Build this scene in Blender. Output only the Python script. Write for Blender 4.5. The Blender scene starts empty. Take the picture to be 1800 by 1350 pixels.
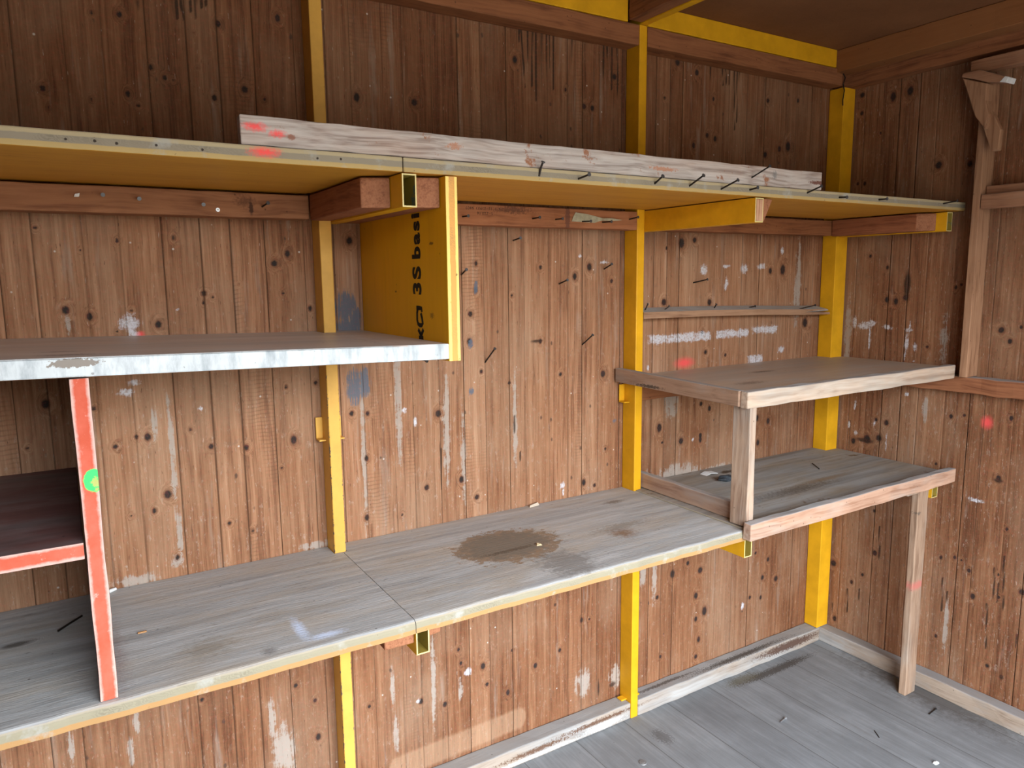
import bpy, bmesh, math, random
import numpy as np
from mathutils import Vector, Matrix

SC = bpy.context.scene
COL = SC.collection
random.seed(7)
rng = np.random.default_rng(11)

# ------------------------------------------------------------------ camera
cam_d = bpy.data.cameras.new('camera')
cam = bpy.data.objects.new('camera', cam_d)
COL.objects.link(cam)
cam_d.sensor_width = 36.0
cam_d.lens = 1289.4 / 1800 * 36.0
cam_d.clip_start = 0.02
_R = Vector((0.85302, -0.52175, -0.01130))
_U = Vector((0.08453, 0.11677, 0.98956))
_F = Vector((0.51499, 0.84507, -0.14371))
cam.matrix_world = Matrix(((_R.x, _U.x, -_F.x, 0.0), (_R.y, _U.y, -_F.y, -1.9),
                           (_R.z, _U.z, -_F.z, 1.5504), (0, 0, 0, 1)))
SC.camera = cam

# ------------------------------------------------------------------ light: an overcast sky through the doorway
DOOR = (-0.15, 1.95, 0.02, 2.12)          # x0, x1, z0, z1 of the doorway in the front wall
FRONT = -2.45                           # inner face of the front wall
world = bpy.data.worlds.new('overcast_sky')
SC.world = world
world.use_nodes = True
wn, wl = world.node_tree.nodes, world.node_tree.links
bg = wn['Background']
tc = wn.new('ShaderNodeTexCoord')
sx = wn.new('ShaderNodeSeparateXYZ')
wr = wn.new('ShaderNodeValToRGB')
wl.new(tc.outputs['Generated'], sx.inputs[0])
mr = wn.new('ShaderNodeMapRange')
mr.inputs[1].default_value = -0.05
mr.inputs[2].default_value = 1.0
wl.new(sx.outputs['Z'], mr.inputs[0])
wl.new(mr.outputs[0], wr.inputs[0])
e = wr.color_ramp.elements            # horizon band darkened to dim the upper wall, bright cloud above
e[0].position, e[0].color = 0.10, (0.095, 0.088, 0.072, 1)
e[1].position, e[1].color = 0.20, (0.94, 0.97, 1.0, 1)
for p_, c_ in ((0.42, (0.98, 1.04, 1.12, 1)), (0.9, (0.80, 0.90, 1.06, 1))):
    el = e.new(p_)
    el.color = c_
wl.new(wr.outputs[0], bg.inputs['Color'])
bg.inputs['Strength'].default_value = 18.5
pl = bpy.data.lights.new('doorway_portal', 'AREA')
pl.shape = 'RECTANGLE'
pl.size, pl.size_y = DOOR[1] - DOOR[0], DOOR[3] - DOOR[2]
pl.cycles.is_portal = True
po = bpy.data.objects.new('doorway_portal', pl)
COL.objects.link(po)
po.location = ((DOOR[0] + DOOR[1]) / 2, FRONT - 0.04, (DOOR[2] + DOOR[3]) / 2)
po.rotation_euler = (math.radians(90), 0, 0)      # faces into the hut (+Y)

SC.cycles.max_bounces = 6
SC.cycles.diffuse_bounces = 4
SC.cycles.glossy_bounces = 2
SC.cycles.transmission_bounces = 0
SC.cycles.volume_bounces = 0
SC.cycles.caustics_reflective = False
SC.cycles.caustics_refractive = False
SC.view_settings.view_transform = 'Standard'
SC.view_settings.look = 'None'
SC.view_settings.gamma = 1.0
SC.view_settings.use_curve_mapping = False
SC.view_settings.exposure = 0.15

# ------------------------------------------------------------------ marks on the plank walls (u, z, radii) in metres
KNOTS_BACK = [(0.005, 1.957, 0.0094), (0.162, 2.13, 0.0091), (0.108, 2.125, 0.0055), (0.217, 2.027, 0.0071), (0.244, 2.008, 0.0084), (0.262, 2.004, 0.0049), (0.166, 1.964, 0.0081), (0.185, 1.942, 0.007), (0.093, 1.944, 0.0055), (0.367, 2.143, 0.009), (0.505, 2.178, 0.0097), (0.418, 2.003, 0.012), (0.348, 1.976, 0.009), (0.463, 1.985, 0.0055), (0.315, 2.04, 0.0038), (0.312, 2.114, 0.0038), (0.012, 1.918, 0.0042), (0.697, 2.016, 0.0124), (0.859, 2.021, 0.0135), (0.661, 1.651, 0.0125), (0.498, 1.616, 0.0101), (0.464, 1.592, 0.0127), (0.482, 1.518, 0.0058), (1.04, 1.592, 0.0077), (1.037, 1.515, 0.0077), (1.018, 1.446, 0.0114), (1.013, 1.366, 0.0115), (1.18, 2.174, 0.0118), (1.549, 2.173, 0.0139), (1.431, 2.071, 0.0111), (1.462, 2.069, 0.0112), (1.36, 2.112, 0.0065), (1.817, 2.252, 0.0155), (1.907, 2.231, 0.0134), (1.989, 2.155, 0.0084), (1.762, 2.133, 0.0077), (1.963, 2.031, 0.0111), (2.002, 2.023, 0.0113), (1.899, 1.992, 0.0109), (2.264, 1.988, 0.0156), (2.341, 2.015, 0.0129), (2.389, 2.027, 0.0196), (2.268, 2.18, 0.0124), (2.436, 2.198, 0.0099), (0.007, 1.49, 0.0109), (0.052, 1.474, 0.009), (0.103, 1.438, 0.0047), (0.19, 1.451, 0.011), (0.136, 1.485, 0.0048), (0.294, 1.521, 0.0091), (0.313, 1.512, 0.0053), (0.292, 1.499, 0.0052), (0.548, 1.477, 0.0075), (0.079, 1.173, 0.0082), (0.148, 1.187, 0.011), (0.124, 1.19, 0.006), (0.242, 1.194, 0.0065), (0.286, 1.146, 0.0093), (0.369, 1.132, 0.0084), (0.488, 1.137, 0.0119), (0.453, 1.066, 0.0059), (0.181, 1.041, 0.0126), (0.149, 1.006, 0.0074), (0.098, 1.002, 0.0048), (0.316, 0.943, 0.0069), (0.371, 0.913, 0.0057), (0.476, 1.278, 0.0059), (0.553, 1.282, 0.0076), (0.043, 1.266, 0.0068), (-0.048, 1.286, 0.0117), (-0.09, 1.191, 0.0053), (0.647, 1.19, 0.0097), (0.692, 1.185, 0.0083), (0.684, 1.06, 0.0083), (0.906, 1.162, 0.0147), (1.051, 1.274, 0.0079), (0.977, 0.954, 0.0116), (1.028, 0.891, 0.0119), (0.863, 0.948, 0.011), (0.678, 0.891, 0.01), (0.784, 0.88, 0.0053), (1.148, 1.232, 0.0082), (1.339, 1.243, 0.009), (1.433, 0.873, 0.0119), (1.478, 0.856, 0.0098), (1.523, 0.975, 0.0074), (1.453, 1.581, 0.0138), (1.395, 1.551, 0.0113), (1.544, 1.535, 0.0096), (1.511, 1.231, 0.0145), (1.853, 1.662, 0.019), (1.915, 1.673, 0.0139), (1.784, 1.644, 0.008), (2.317, 1.564, 0.0131), (2.388, 1.568, 0.0201), (1.776, 1.46, 0.016), (1.996, 1.454, 0.0145), (1.963, 1.343, 0.0116), (1.983, 1.274, 0.0117), (2.086, 1.257, 0.0091), (2.536, 1.358, 0.0214), (1.765, 1.019, 0.0163), (1.871, 0.958, 0.017), (1.968, 0.967, 0.0118), (1.968, 0.95, 0.0118), (1.78, 0.964, 0.0083), (2.271, 0.998, 0.0165), (2.338, 0.979, 0.0135), (2.283, 0.899, 0.0133), (1.967, 1.085, 0.0117), (2.011, 1.063, 0.0119), (1.843, 0.459, 0.0173), (1.986, 0.442, 0.0183), (1.92, 0.484, 0.0119), (1.966, 0.344, 0.0152), (2.014, 0.27, 0.0187), (1.769, 0.386, 0.0113), (2.27, 0.262, 0.0103), (2.335, 0.246, 0.0105), (2.425, 0.306, 0.018), (2.341, 0.33, 0.014), (1.969, 0.249, 0.0123), (1.987, 0.161, 0.0124), (1.974, 0.094, 0.0124), (1.791, 0.148, 0.0087), (2.371, 0.401, 0.0106), (2.294, 0.444, 0.0103), (0.457, 0.457, 0.0092), (0.507, 0.397, 0.0079), (0.511, 0.286, 0.0112), (0.662, 0.327, 0.0086), (0.954, 0.418, 0.0079), (1.039, 0.338, 0.0124), (1.052, 0.272, 0.0104), (0.903, 0.253, 0.0117), (0.824, 0.289, 0.0112), (1.129, 0.219, 0.0109), (1.146, 0.36, 0.0065), (1.334, 0.306, 0.0095), (1.425, 0.389, 0.0098), (1.459, 0.384, 0.0075), (1.316, 0.472, 0.007), (1.236, 0.28, 0.0113), (0.961, 0.371, 0.008), (0.221, 0.493, 0.0081), (0.108, 0.811, 0.0062), (0.191, 0.88, 0.0077), (-0.034, 1.668, 0.0063), (0.045, 1.62, 0.0045), (0.119, 1.643, 0.0058), (0.237, 1.651, 0.0062), (0.178, 1.743, 0.0059), (1.161, 1.496, 0.0061), (1.263, 1.353, 0.0086), (0.376, 1.541, 0.0041), (1.265, 1.58, 0.0085), (0.788, 1.793, 0.0067)]
WHITE = [(0.131, 1.456, 0.0306, 0.0288), (0.14, 1.427, 0.0213, 0.0158), (0.111, 1.297, 0.0236, 0.0107), (0.128, 1.319, 0.019, 0.0107), (0.235, 1.486, 0.0075, 0.0055), (0.267, 1.242, 0.0104, 0.0057), (1.515, 1.596, 0.026, 0.0083), (1.417, 1.615, 0.0136, 0.0072), (1.347, 0.875, 0.0115, 0.0135), (1.349, 0.855, 0.0058, 0.0174), (1.721, 1.327, 0.0236, 0.0178), (1.774, 1.331, 0.0375, 0.02), (1.841, 1.333, 0.0385, 0.0202), (1.901, 1.334, 0.0338, 0.0184), (1.981, 1.334, 0.0466, 0.0187), (2.083, 1.335, 0.0424, 0.0191), (2.159, 1.338, 0.0311, 0.0172), (2.246, 1.34, 0.045, 0.0197), (2.333, 1.34, 0.0465, 0.0156), (1.963, 1.568, 0.0228, 0.0242), (2.078, 1.582, 0.0268, 0.0083), (2.172, 1.574, 0.0247, 0.0252), (2.265, 1.58, 0.0287, 0.015), (2.381, 1.64, 0.0133, 0.0173), (2.078, 1.516, 0.012, 0.0373), (2.395, 1.257, 0.0272, 0.0181), (2.258, 1.228, 0.0455, 0.0177), (1.708, 1.236, 0.0079, 0.014), (0.833, 1.148, 0.0071, 0.0199), (0.801, 1.183, 0.0105, 0.0066), (2.228, 0.237, 0.0135, 0.0246), (0.815, 0.292, 0.0093, 0.0092), (1.931, 0.955, 0.0088, 0.0065), (0.984, 0.333, 0.0201, 0.0171)]
BLUE = [(0.643, 1.477, 0.0315, 0.0513), (0.674, 1.446, 0.016, 0.0336), (0.648, 1.424, 0.0412, 0.0274), (0.657, 1.262, 0.0257, 0.0592), (0.686, 1.272, 0.0196, 0.0471), (1.037, 1.523, 0.0058, 0.0232), (1.015, 1.217, 0.0097, 0.0103), (1.017, 1.361, 0.0096, 0.0169), (1.561, 1.066, 0.0075, 0.006)]
RED = [(0.151, 1.429, 0.0119, 0.0106), (1.879, 1.242, 0.062, 0.0247)]
GREY = [(0.531, 0.838, 0.0626, 0.0144), (0.098, 0.842, 0.0612, 0.0198), (0.188, 0.873, 0.0204, 0.0174), (0.009, 1.456, 0.0077, 0.0277), (0.198, 1.189, 0.0063, 0.1113), (0.196, 1.08, 0.0064, 0.0988), (0.163, 1.217, 0.0062, 0.0479), (0.2, 0.95, 0.0077, 0.0863), (0.735, 0.36, 0.0072, 0.0804), (0.742, 0.212, 0.0126, 0.082), (0.959, 0.288, 0.008, 0.0531), (0.867, 0.354, 0.0095, 0.2042), (0.665, 0.777, 0.0674, 0.02), (0.769, 0.798, 0.071, 0.0171), (0.877, 0.805, 0.0749, 0.0158), (0.991, 0.815, 0.0791, 0.0162), (1.111, 0.82, 0.0837, 0.0148), (0.783, 1.211, 0.0121, 0.2456), (0.931, 1.103, 0.0149, 0.2061), (0.986, 1.028, 0.0097, 0.1931), (1.167, 1.111, 0.0105, 0.181), (1.433, 0.157, 0.0398, 0.064), (1.572, 0.135, 0.0316, 0.0549), (1.698, 0.511, 0.0163, 0.0865), (0.677, 1.07, 0.0099, 0.26), (1.753, 0.499, 0.0139, 0.1758), (2.48, 1.51, 0.0277, 0.2026), (0.417, 0.278, 0.0381, 0.1002), (0.389, 0.38, 0.0104, 0.0735), (-0.069, 0.459, 0.0068, 0.0569), (0.053, 0.414, 0.0074, 0.0445), (0.071, 0.483, 0.0074, 0.0369), (1.819, 1.12, 0.0387, 0.1034), (1.855, 0.834, 0.145, 0.0472), (2.09, 0.809, 0.1592, 0.0405), (1.719, 0.823, 0.0215, 0.0628)]
LIGHT = [(0.935, 0.124, 0.2294, 0.0346)]
DRIPS = [(1.195, 2.267, 1.194, 2.223), (1.202, 2.266, 1.214, 2.101), (1.224, 2.268, 1.223, 2.175), (1.242, 2.269, 1.238, 2.106), (1.254, 2.27, 1.252, 2.067), (1.274, 2.271, 1.274, 1.988), (1.29, 2.27, 1.289, 2.12), (1.302, 2.271, 1.302, 2.163), (1.316, 2.271, 1.316, 2.107), (1.385, 2.269, 1.385, 2.181), (1.503, 2.268, 1.506, 2.158), (1.519, 2.269, 1.517, 2.218), (1.537, 2.27, 1.538, 2.134), (1.559, 2.268, 1.564, 2.106), (2.028, 2.269, 2.034, 2.205), (2.045, 2.269, 2.051, 2.204), (2.062, 2.269, 2.065, 2.209), (2.088, 2.269, 2.098, 2.06), (2.102, 2.269, 2.108, 2.09), (2.114, 2.269, 2.114, 2.215), (1.97, 2.269, 1.973, 2.202), (0.199, 2.166, 0.199, 2.138), (0.28, 2.18, 0.28, 2.14), (0.289, 2.182, 0.293, 2.142), (0.31, 2.185, 0.31, 2.161), (0.321, 2.187, 0.32, 2.148), (0.334, 2.189, 0.333, 2.172), (0.344, 2.191, 0.342, 2.178), (1.167, 1.129, 1.164, 1.072), (1.186, 1.009, 1.184, 0.982), (0.912, 1.055, 0.91, 0.935)]
KNOTS_RIGHT = [(-0.088, 2.23, 0.0149), (-0.09, 2.162, 0.0108), (-0.278, 2.205, 0.0181), (-0.214, 2.198, 0.0165), (-0.399, 1.928, 0.0179), (-0.506, 1.918, 0.0135), (-0.119, 1.895, 0.0087), (-0.09, 1.898, 0.0088), (-0.172, 2.075, 0.0064), (-0.238, 1.45, 0.0131), (-0.274, 1.444, 0.0129), (-0.311, 1.459, 0.0149), (-0.267, 0.975, 0.0135), (-0.224, 0.98, 0.0091), (-0.249, 1.17, 0.0089), (-0.552, 1.049, 0.0082), (-0.507, 1.038, 0.0104), (-0.703, 1.062, 0.0097), (-0.24, 0.909, 0.0182), (-0.191, 0.896, 0.0208), (-0.132, 0.878, 0.0141), (-0.649, 1.356, 0.0154), (-0.678, 1.32, 0.0115), (-0.708, 1.369, 0.0076), (-0.49, 1.498, 0.0081), (-0.508, 1.508, 0.008), (-0.609, 0.491, 0.0105), (-0.629, 0.401, 0.0126), (-0.783, 0.474, 0.0159), (-0.712, 0.429, 0.0082), (-0.557, 0.523, 0.0086), (-0.509, 0.507, 0.0087), (-0.24, 0.612, 0.0094), (-0.253, 0.441, 0.0141), (-0.16, 0.285, 0.0098), (-0.073, 0.337, 0.0199), (-0.206, 0.333, 0.0097), (-0.512, 0.199, 0.0089), (-0.092, 0.097, 0.0127), (-0.695, 0.166, 0.0105), (-0.581, 0.52, 0.0064), (-0.705, 0.51, 0.0062), (-0.466, 0.854, 0.0086), (-0.679, 0.85, 0.012), (-0.719, 0.678, 0.008), (-0.417, 0.789, 0.0066), (0.034, 1.507, 0.0094), (-0.16, 1.617, 0.0088), (-0.232, 1.572, 0.0087), (-0.404, 1.281, 0.0084)]
RWHITE = [(-0.11, 1.361, 0.0124, 0.0318), (-0.146, 1.347, 0.0337, 0.018), (-0.183, 1.358, 0.0236, 0.02), (-0.176, 1.286, 0.0049, 0.0717), (-0.247, 1.346, 0.025, 0.0132), (-0.33, 1.339, 0.028, 0.0128), (-0.335, 1.356, 0.0066, 0.0255), (-0.325, 1.285, 0.0088, 0.0471), (-0.322, 1.236, 0.0045, 0.0302), (-0.358, 1.277, 0.0108, 0.0255), (-0.342, 1.097, 0.011, 0.0109), (-0.131, 1.021, 0.0063, 0.0278), (-0.108, 0.944, 0.0077, 0.0212), (-0.14, 0.91, 0.01, 0.0117), (-0.218, 0.963, 0.0048, 0.0182), (-0.226, 1.129, 0.0117, 0.0112), (-0.612, 0.751, 0.0333, 0.0103), (-0.269, 0.903, 0.0035, 0.0562), (-0.357, 1.226, 0.0065, 0.0086)]
RRED = [(-0.628, 1.035, 0.0253, 0.0298)]
RDARK = [(-0.181, 0.889, 0.0526, 0.0116), (-0.314, 1.508, 0.0174, 0.0633), (-0.743, 0.146, 0.0089, 0.0125), (-0.68, 0.84, 0.0213, 0.01)]
RGREY = [(-0.544, 0.253, 0.0081, 0.1311), (-0.41, 1.048, 0.0126, 0.0639), (-0.464, 1.306, 0.0199, 0.123), (-0.083, 1.28, 0.0201, 0.2079)]
DRIPS_R = [(-0.521, 0.433, -0.526, 0.302), (-0.541, 0.385, -0.543, 0.32), (-0.691, 0.53, -0.697, 0.402), (-0.708, 0.479, -0.708, 0.406), (-0.718, 0.58, -0.731, 0.373), (-0.265, 0.556, -0.273, 0.405), (-0.273, 0.476, -0.274, 0.417), (-0.677, 0.394, -0.686, 0.227), (-0.144, 0.249, -0.148, 0.15), (-0.197, 0.269, -0.194, 0.206), (-0.078, 0.161, -0.078, 0.109), (-0.113, 1.19, -0.11, 1.155), (-0.112, 0.957, -0.113, 0.815), (-0.779, 0.321, -0.778, 0.269)]

# ------------------------------------------------------------------ node helpers
class NT:
    def __init__(s, name):
        s.m = bpy.data.materials.new(name)
        s.m.use_nodes = True
        s.t = s.m.node_tree
        s.n, s.l = s.t.nodes, s.t.links
        s.b = s.n['Principled BSDF']
        s.b.inputs['Roughness'].default_value = 0.75
        s.b.inputs['Specular IOR Level'].default_value = 0.25

    def add(s, kind, props=None, **inp):
        nd = s.n.new(kind)
        for k, v in (props or {}).items():
            setattr(nd, k, v)
        for k, v in inp.items():
            s.put(nd, k, v)
        return nd

    def put(s, nd, k, v):
        i = nd.inputs[int(k[1:])] if k[0] == 'i' and k[1:].isdigit() else nd.inputs[k]
        if isinstance(v, bpy.types.NodeSocket):
            s.l.new(v, i)
        else:
            i.default_value = v

    def math(s, op, a, b=0.0, c=0.0, clamp=False):
        nd = s.add('ShaderNodeMath', {'operation': op, 'use_clamp': clamp}, i0=a, i1=b, i2=c)
        return nd.outputs[0]

    def vmath(s, op, a, b=(0, 0, 0)):
        nd = s.add('ShaderNodeVectorMath', {'operation': op}, i0=a, i1=b)
        return nd.outputs['Value'] if op in ('LENGTH', 'DOT_PRODUCT') else nd.outputs[0]

    def noise(s, vec, scale, detail=4.0, rough=0.55, out=0):
        nd = s.add('ShaderNodeTexNoise', None, Vector=vec, Scale=scale, Detail=detail, Roughness=rough)
        return nd.outputs[out]

    def ramp(s, fac, stops):
        nd = s.add('ShaderNodeValToRGB', None, Fac=fac)
        e = nd.color_ramp.elements
        while len(e) < len(stops):
            e.new(0.5)
        for el, (p, c) in zip(e, stops):
            el.position = p
            el.color = (*c, 1) if len(c) == 3 else c
        return nd.outputs[0]

    def rng(s, v, a, b, c=0.0, d=1.0):
        return s.add('ShaderNodeMapRange', {'clamp': True}, i0=v, i1=a, i2=b, i3=c, i4=d).outputs[0]

    def mix(s, fac, a, b, mode='MIX'):
        nd = s.add('ShaderNodeMix', {'data_type': 'RGBA', 'blend_type': mode})
        s.put(nd, 'i0', fac)
        for i, v in ((6, a), (7, b)):
            if isinstance(v, bpy.types.NodeSocket):
                s.l.new(v, nd.inputs[i])
            else:
                nd.inputs[i].default_value = (*v, 1) if len(v) == 3 else v
        return nd.outputs[2]

    def done(s, col, bump=None, strength=0.3, dist=0.002, rough=None):
        s.put(s.b, 'Base Color', col if isinstance(col, bpy.types.NodeSocket) else (*col, 1))
        if bump is not None:
            bp = s.add('ShaderNodeBump', None, Height=bump, Strength=strength, Distance=dist)
            s.l.new(bp.outputs[0], s.b.inputs['Normal'])
        if rough is not None:
            s.put(s.b, 'Roughness', rough)
        return s.m

    def marks(s, col, P, marks, org=(0, 0, 0)):
        """marks: (centre in the room, radii, colour, softness, raggedness, strength)"""
        for c, r, mc, soft, rag, st in marks:
            v = s.vmath('SUBTRACT', P, tuple(c[i] - org[i] for i in range(3)))
            v = s.vmath('DIVIDE', v, r)
            d = s.vmath('LENGTH', v)
            n = s.noise(P, 55.0 / max(0.3, min(1.5, 12 * min(r))), 4.0, 0.65)
            n2 = s.noise(P, 240.0, 3.0, 0.7)
            d = s.math('ADD', d, s.math('MULTIPLY', s.math('SUBTRACT', n, 0.5), rag * 3.2))
            d = s.math('ADD', d, s.math('MULTIPLY', s.math('SUBTRACT', n2, 0.5), rag * 1.2))
            f = s.rng(d, 1.0, 1.0 - soft, 0.0, st)
            col = s.mix(f, col, mc)
        return col


def lin(r, g, b):
    f = lambda c: c / 12.92 if c <= 0.04045 else ((c + 0.055) / 1.055) ** 2.4
    return (f(r / 255), f(g / 255), f(b / 255))


def wood(name, light, dark, axis='x', ring=55.0, fibre=160.0, grey=None, grey_amt=0.5, dust=None, dust_amt=0.8,
         knots=0.5, marks=(), org=(0, 0, 0), bump=0.35, rough=0.75, chips=None, seed=None, contrast=1.0, blot=None, specks=False):
    t = NT(name)
    rs = random.Random(seed if seed is not None else name)
    P = t.add('ShaderNodeTexCoord').outputs['Object']
    off = (rs.uniform(-9, 9), rs.uniform(-9, 9), rs.uniform(-9, 9))
    Q = t.vmath('ADD', P, off)
    i = 'xyz'.index(axis)
    sc = [1.0, 1.0, 1.0]
    sc[i] = 0.05
    S = t.vmath('MULTIPLY', Q, tuple(sc))
    wob = t.noise(Q, 3.5, 2.0, 0.5, out=1)
    S2 = t.vmath('ADD', S, t.vmath('MULTIPLY', t.vmath('SUBTRACT', wob, (0.5, 0.5, 0.5)), (0.035, 0.035, 0.035)))
    # knots
    sk = [1.0, 1.0, 1.0]
    sk[i] = 0.45
    vor = t.add('ShaderNodeTexVoronoi', None, Vector=t.vmath('MULTIPLY', Q, tuple(sk)), Scale=7.0)
    kd = t.rng(vor.outputs['Distance'], 0.16, 0.02)
    kc = t.add('ShaderNodeSeparateColor', None, Color=vor.outputs['Color']).outputs[0]
    kd = t.math('MULTIPLY', kd, t.math('GREATER_THAN', kc, 1.0 - knots))
    bend = t.math('MULTIPLY', kd, 0.05)
    S3 = t.vmath('ADD', S2, t.add('ShaderNodeCombineXYZ', None, X=bend, Y=bend, Z=bend).outputs[0])
    f1 = t.noise(S3, fibre, 3.0, 0.6)
    f2 = t.noise(S3, ring, 2.0, 0.5)
    f3 = t.noise(Q, 9.0, 3.0, 0.6)
    f = t.math('ADD', t.math('MULTIPLY', f1, 0.45), t.math('MULTIPLY', f2, 0.4))
    f = t.math('ADD', f, t.math('MULTIPLY', f3, 0.25))
    lo, hi = 0.55 - 0.16 / contrast, 0.55 + 0.16 / contrast
    f = t.rng(f, lo, hi)
    mid = tuple((a * 0.62 + b * 0.38) for a, b in zip(light, dark))
    col = t.ramp(f, [(0.0, dark), (0.45, mid), (1.0, light)])
    if grey is not None:
        g = t.rng(t.noise(t.vmath('MULTIPLY', Q, tuple(0.3 if k == i else 1.0 for k in range(3))), 11.0, 5.0, 0.65), 0.72 - 0.5 * grey_amt, 0.95 - 0.5 * grey_amt)
        g2 = t.math('MULTIPLY', g, t.rng(f1, 0.25, 0.7, 0.55, 1.0))
        col = t.mix(g2, col, t.ramp(f2, [(0.3, tuple(0.62 * c for c in grey)), (0.7, grey)]))
    if blot is not None:
        bc, ba, bs = blot
        b = t.rng(t.noise(Q, bs, 5.0, 0.7), 1.0 - ba, 1.06 - ba)
        col = t.mix(b, col, bc)
    col = t.mix(t.rng(kd, 0.25, 0.8, 0.0, 0.85), col, tuple(0.22 * c for c in dark))
    if dust is not None:
        nz = t.add('ShaderNodeSeparateXYZ', None, Vector=t.add('ShaderNodeNewGeometry').outputs['Normal']).outputs[2]
        d = t.math('MULTIPLY', t.rng(nz, 0.3, 0.8), t.rng(t.noise(Q, 14.0, 4.0, 0.6), 0.2, 0.6, dust_amt * 0.6, dust_amt))
        col = t.mix(d, col, dust)
    # specks of dirt and lime
    v2 = t.add('ShaderNodeTexVoronoi', None, Vector=Q, Scale=45.0)
    sp = t.math('MULTIPLY', t.rng(v2.outputs['Distance'], 0.13, 0.06), t.math('GREATER_THAN', t.add('ShaderNodeSeparateColor', None, Color=v2.outputs['Color']).outputs[1], 0.86))
    col = t.mix(t.math('MULTIPLY', sp, 0.6), col, tuple(0.2 * c for c in dark))
    if specks:                              # scratches, splinters and grit of a workbench
        e1 = t.noise(t.vmath('MULTIPLY', Q, tuple(0.18 if k == i else 1.0 for k in range(3))), 130.0, 4.0, 0.7)
        col = t.mix(t.rng(e1, 0.64, 0.70, 0.0, 0.55), col, (0.64, 0.63, 0.60))
        col = t.mix(t.rng(e1, 0.36, 0.31, 0.0, 0.6), col, tuple(0.45 * c for c in dark))
        e2 = t.noise(Q, 330.0, 3.0, 0.7)
        col = t.mix(t.rng(e2, 0.40, 0.25, 0.0, 0.4), col, tuple(0.5 * c for c in dark))
        e3 = t.noise(t.vmath('MULTIPLY', Q, tuple(0.4 if k == i else 1.0 for k in range(3))), 7.0, 5.0, 0.7)
        col = t.mix(t.rng(e3, 0.52, 0.70, 0.0, 0.55), col, (0.37, 0.305, 0.225))
        f1 = t.math('ADD', f1, t.math('MULTIPLY', e1, 0.8))
    col = t.marks(col, P, marks, org)
    h = t.math('ADD', t.math('MULTIPLY', f1, 0.6), t.math('MULTIPLY', f2, 0.5))
    h = t.math('SUBTRACT', h, t.math('MULTIPLY', kd, 0.3))
    return t.done(col, h, bump, 0.0025, rough)


def painted(name, col, chip=(0.12, 0.09, 0.06), chip_amt=0.0, chip_scale=60.0, var=0.12, rough=0.45, marks=(), org=(0, 0, 0), smear=None, edge=None):
    t = NT(name)
    P = t.add('ShaderNodeTexCoord').outputs['Object']
    rs = random.Random(name)
    Q = t.vmath('ADD', P, (rs.uniform(-9, 9), rs.uniform(-9, 9), rs.uniform(-9, 9)))
    n = t.noise(Q, 12.0, 4.0, 0.6)
    c = t.mix(t.rng(n, 0.3, 0.7), tuple(v * (1 - var) for v in col), tuple(min(1, v * (1 + var)) for v in col))
    if smear is not None:
        sm = t.rng(t.noise(t.vmath('MULTIPLY', Q, (1, 1, 0.25)), 26.0, 6.0, 0.7), 0.62 - smear[1], 0.82 - smear[1])
        c = t.mix(sm, c, smear[0])
    k = t.noise(Q, chip_scale, 5.0, 0.7)
    if edge is not None:                   # paint lost along the two long edges
        s = t.add('ShaderNodeSeparateXYZ', None, Vector=P).outputs
        d = t.math('ABSOLUTE', t.math('DIVIDE', t.math('SUBTRACT', s[0], edge[0]), edge[0]))
        d = t.math('MULTIPLY', d, t.rng(s[1], 0.009, 0.006))
        hz = t.rng(s[2], edge[1] + 0.45, edge[1] - 0.1, 0.25, 1.0)
        k = t.math('ADD', k, t.math('MULTIPLY', t.math('MULTIPLY', t.rng(d, 0.70, 1.0), hz), edge[2]))
    f = t.rng(k, 0.80 - chip_amt, 0.83 - chip_amt)
    c = t.mix(f, c, chip)
    c = t.marks(c, P, marks, org)
    return t.done(c, t.math('SUBTRACT', t.math('MULTIPLY', n, 0.4), f), 0.25, 0.001, rough)


def plain(name, col, rough=0.6, metal=0.0, var=0.15, scale=30.0):
    t = NT(name)
    P = t.add('ShaderNodeTexCoord').outputs['Object']
    n = t.noise(P, scale, 4.0, 0.6)
    c = t.mix(t.rng(n, 0.3, 0.7), tuple(v * (1 - var) for v in col), tuple(min(1, v * (1 + var)) for v in col))
    t.b.inputs['Metallic'].default_value = metal
    return t.done(c, n, 0.1, 0.001, rough)


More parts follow.
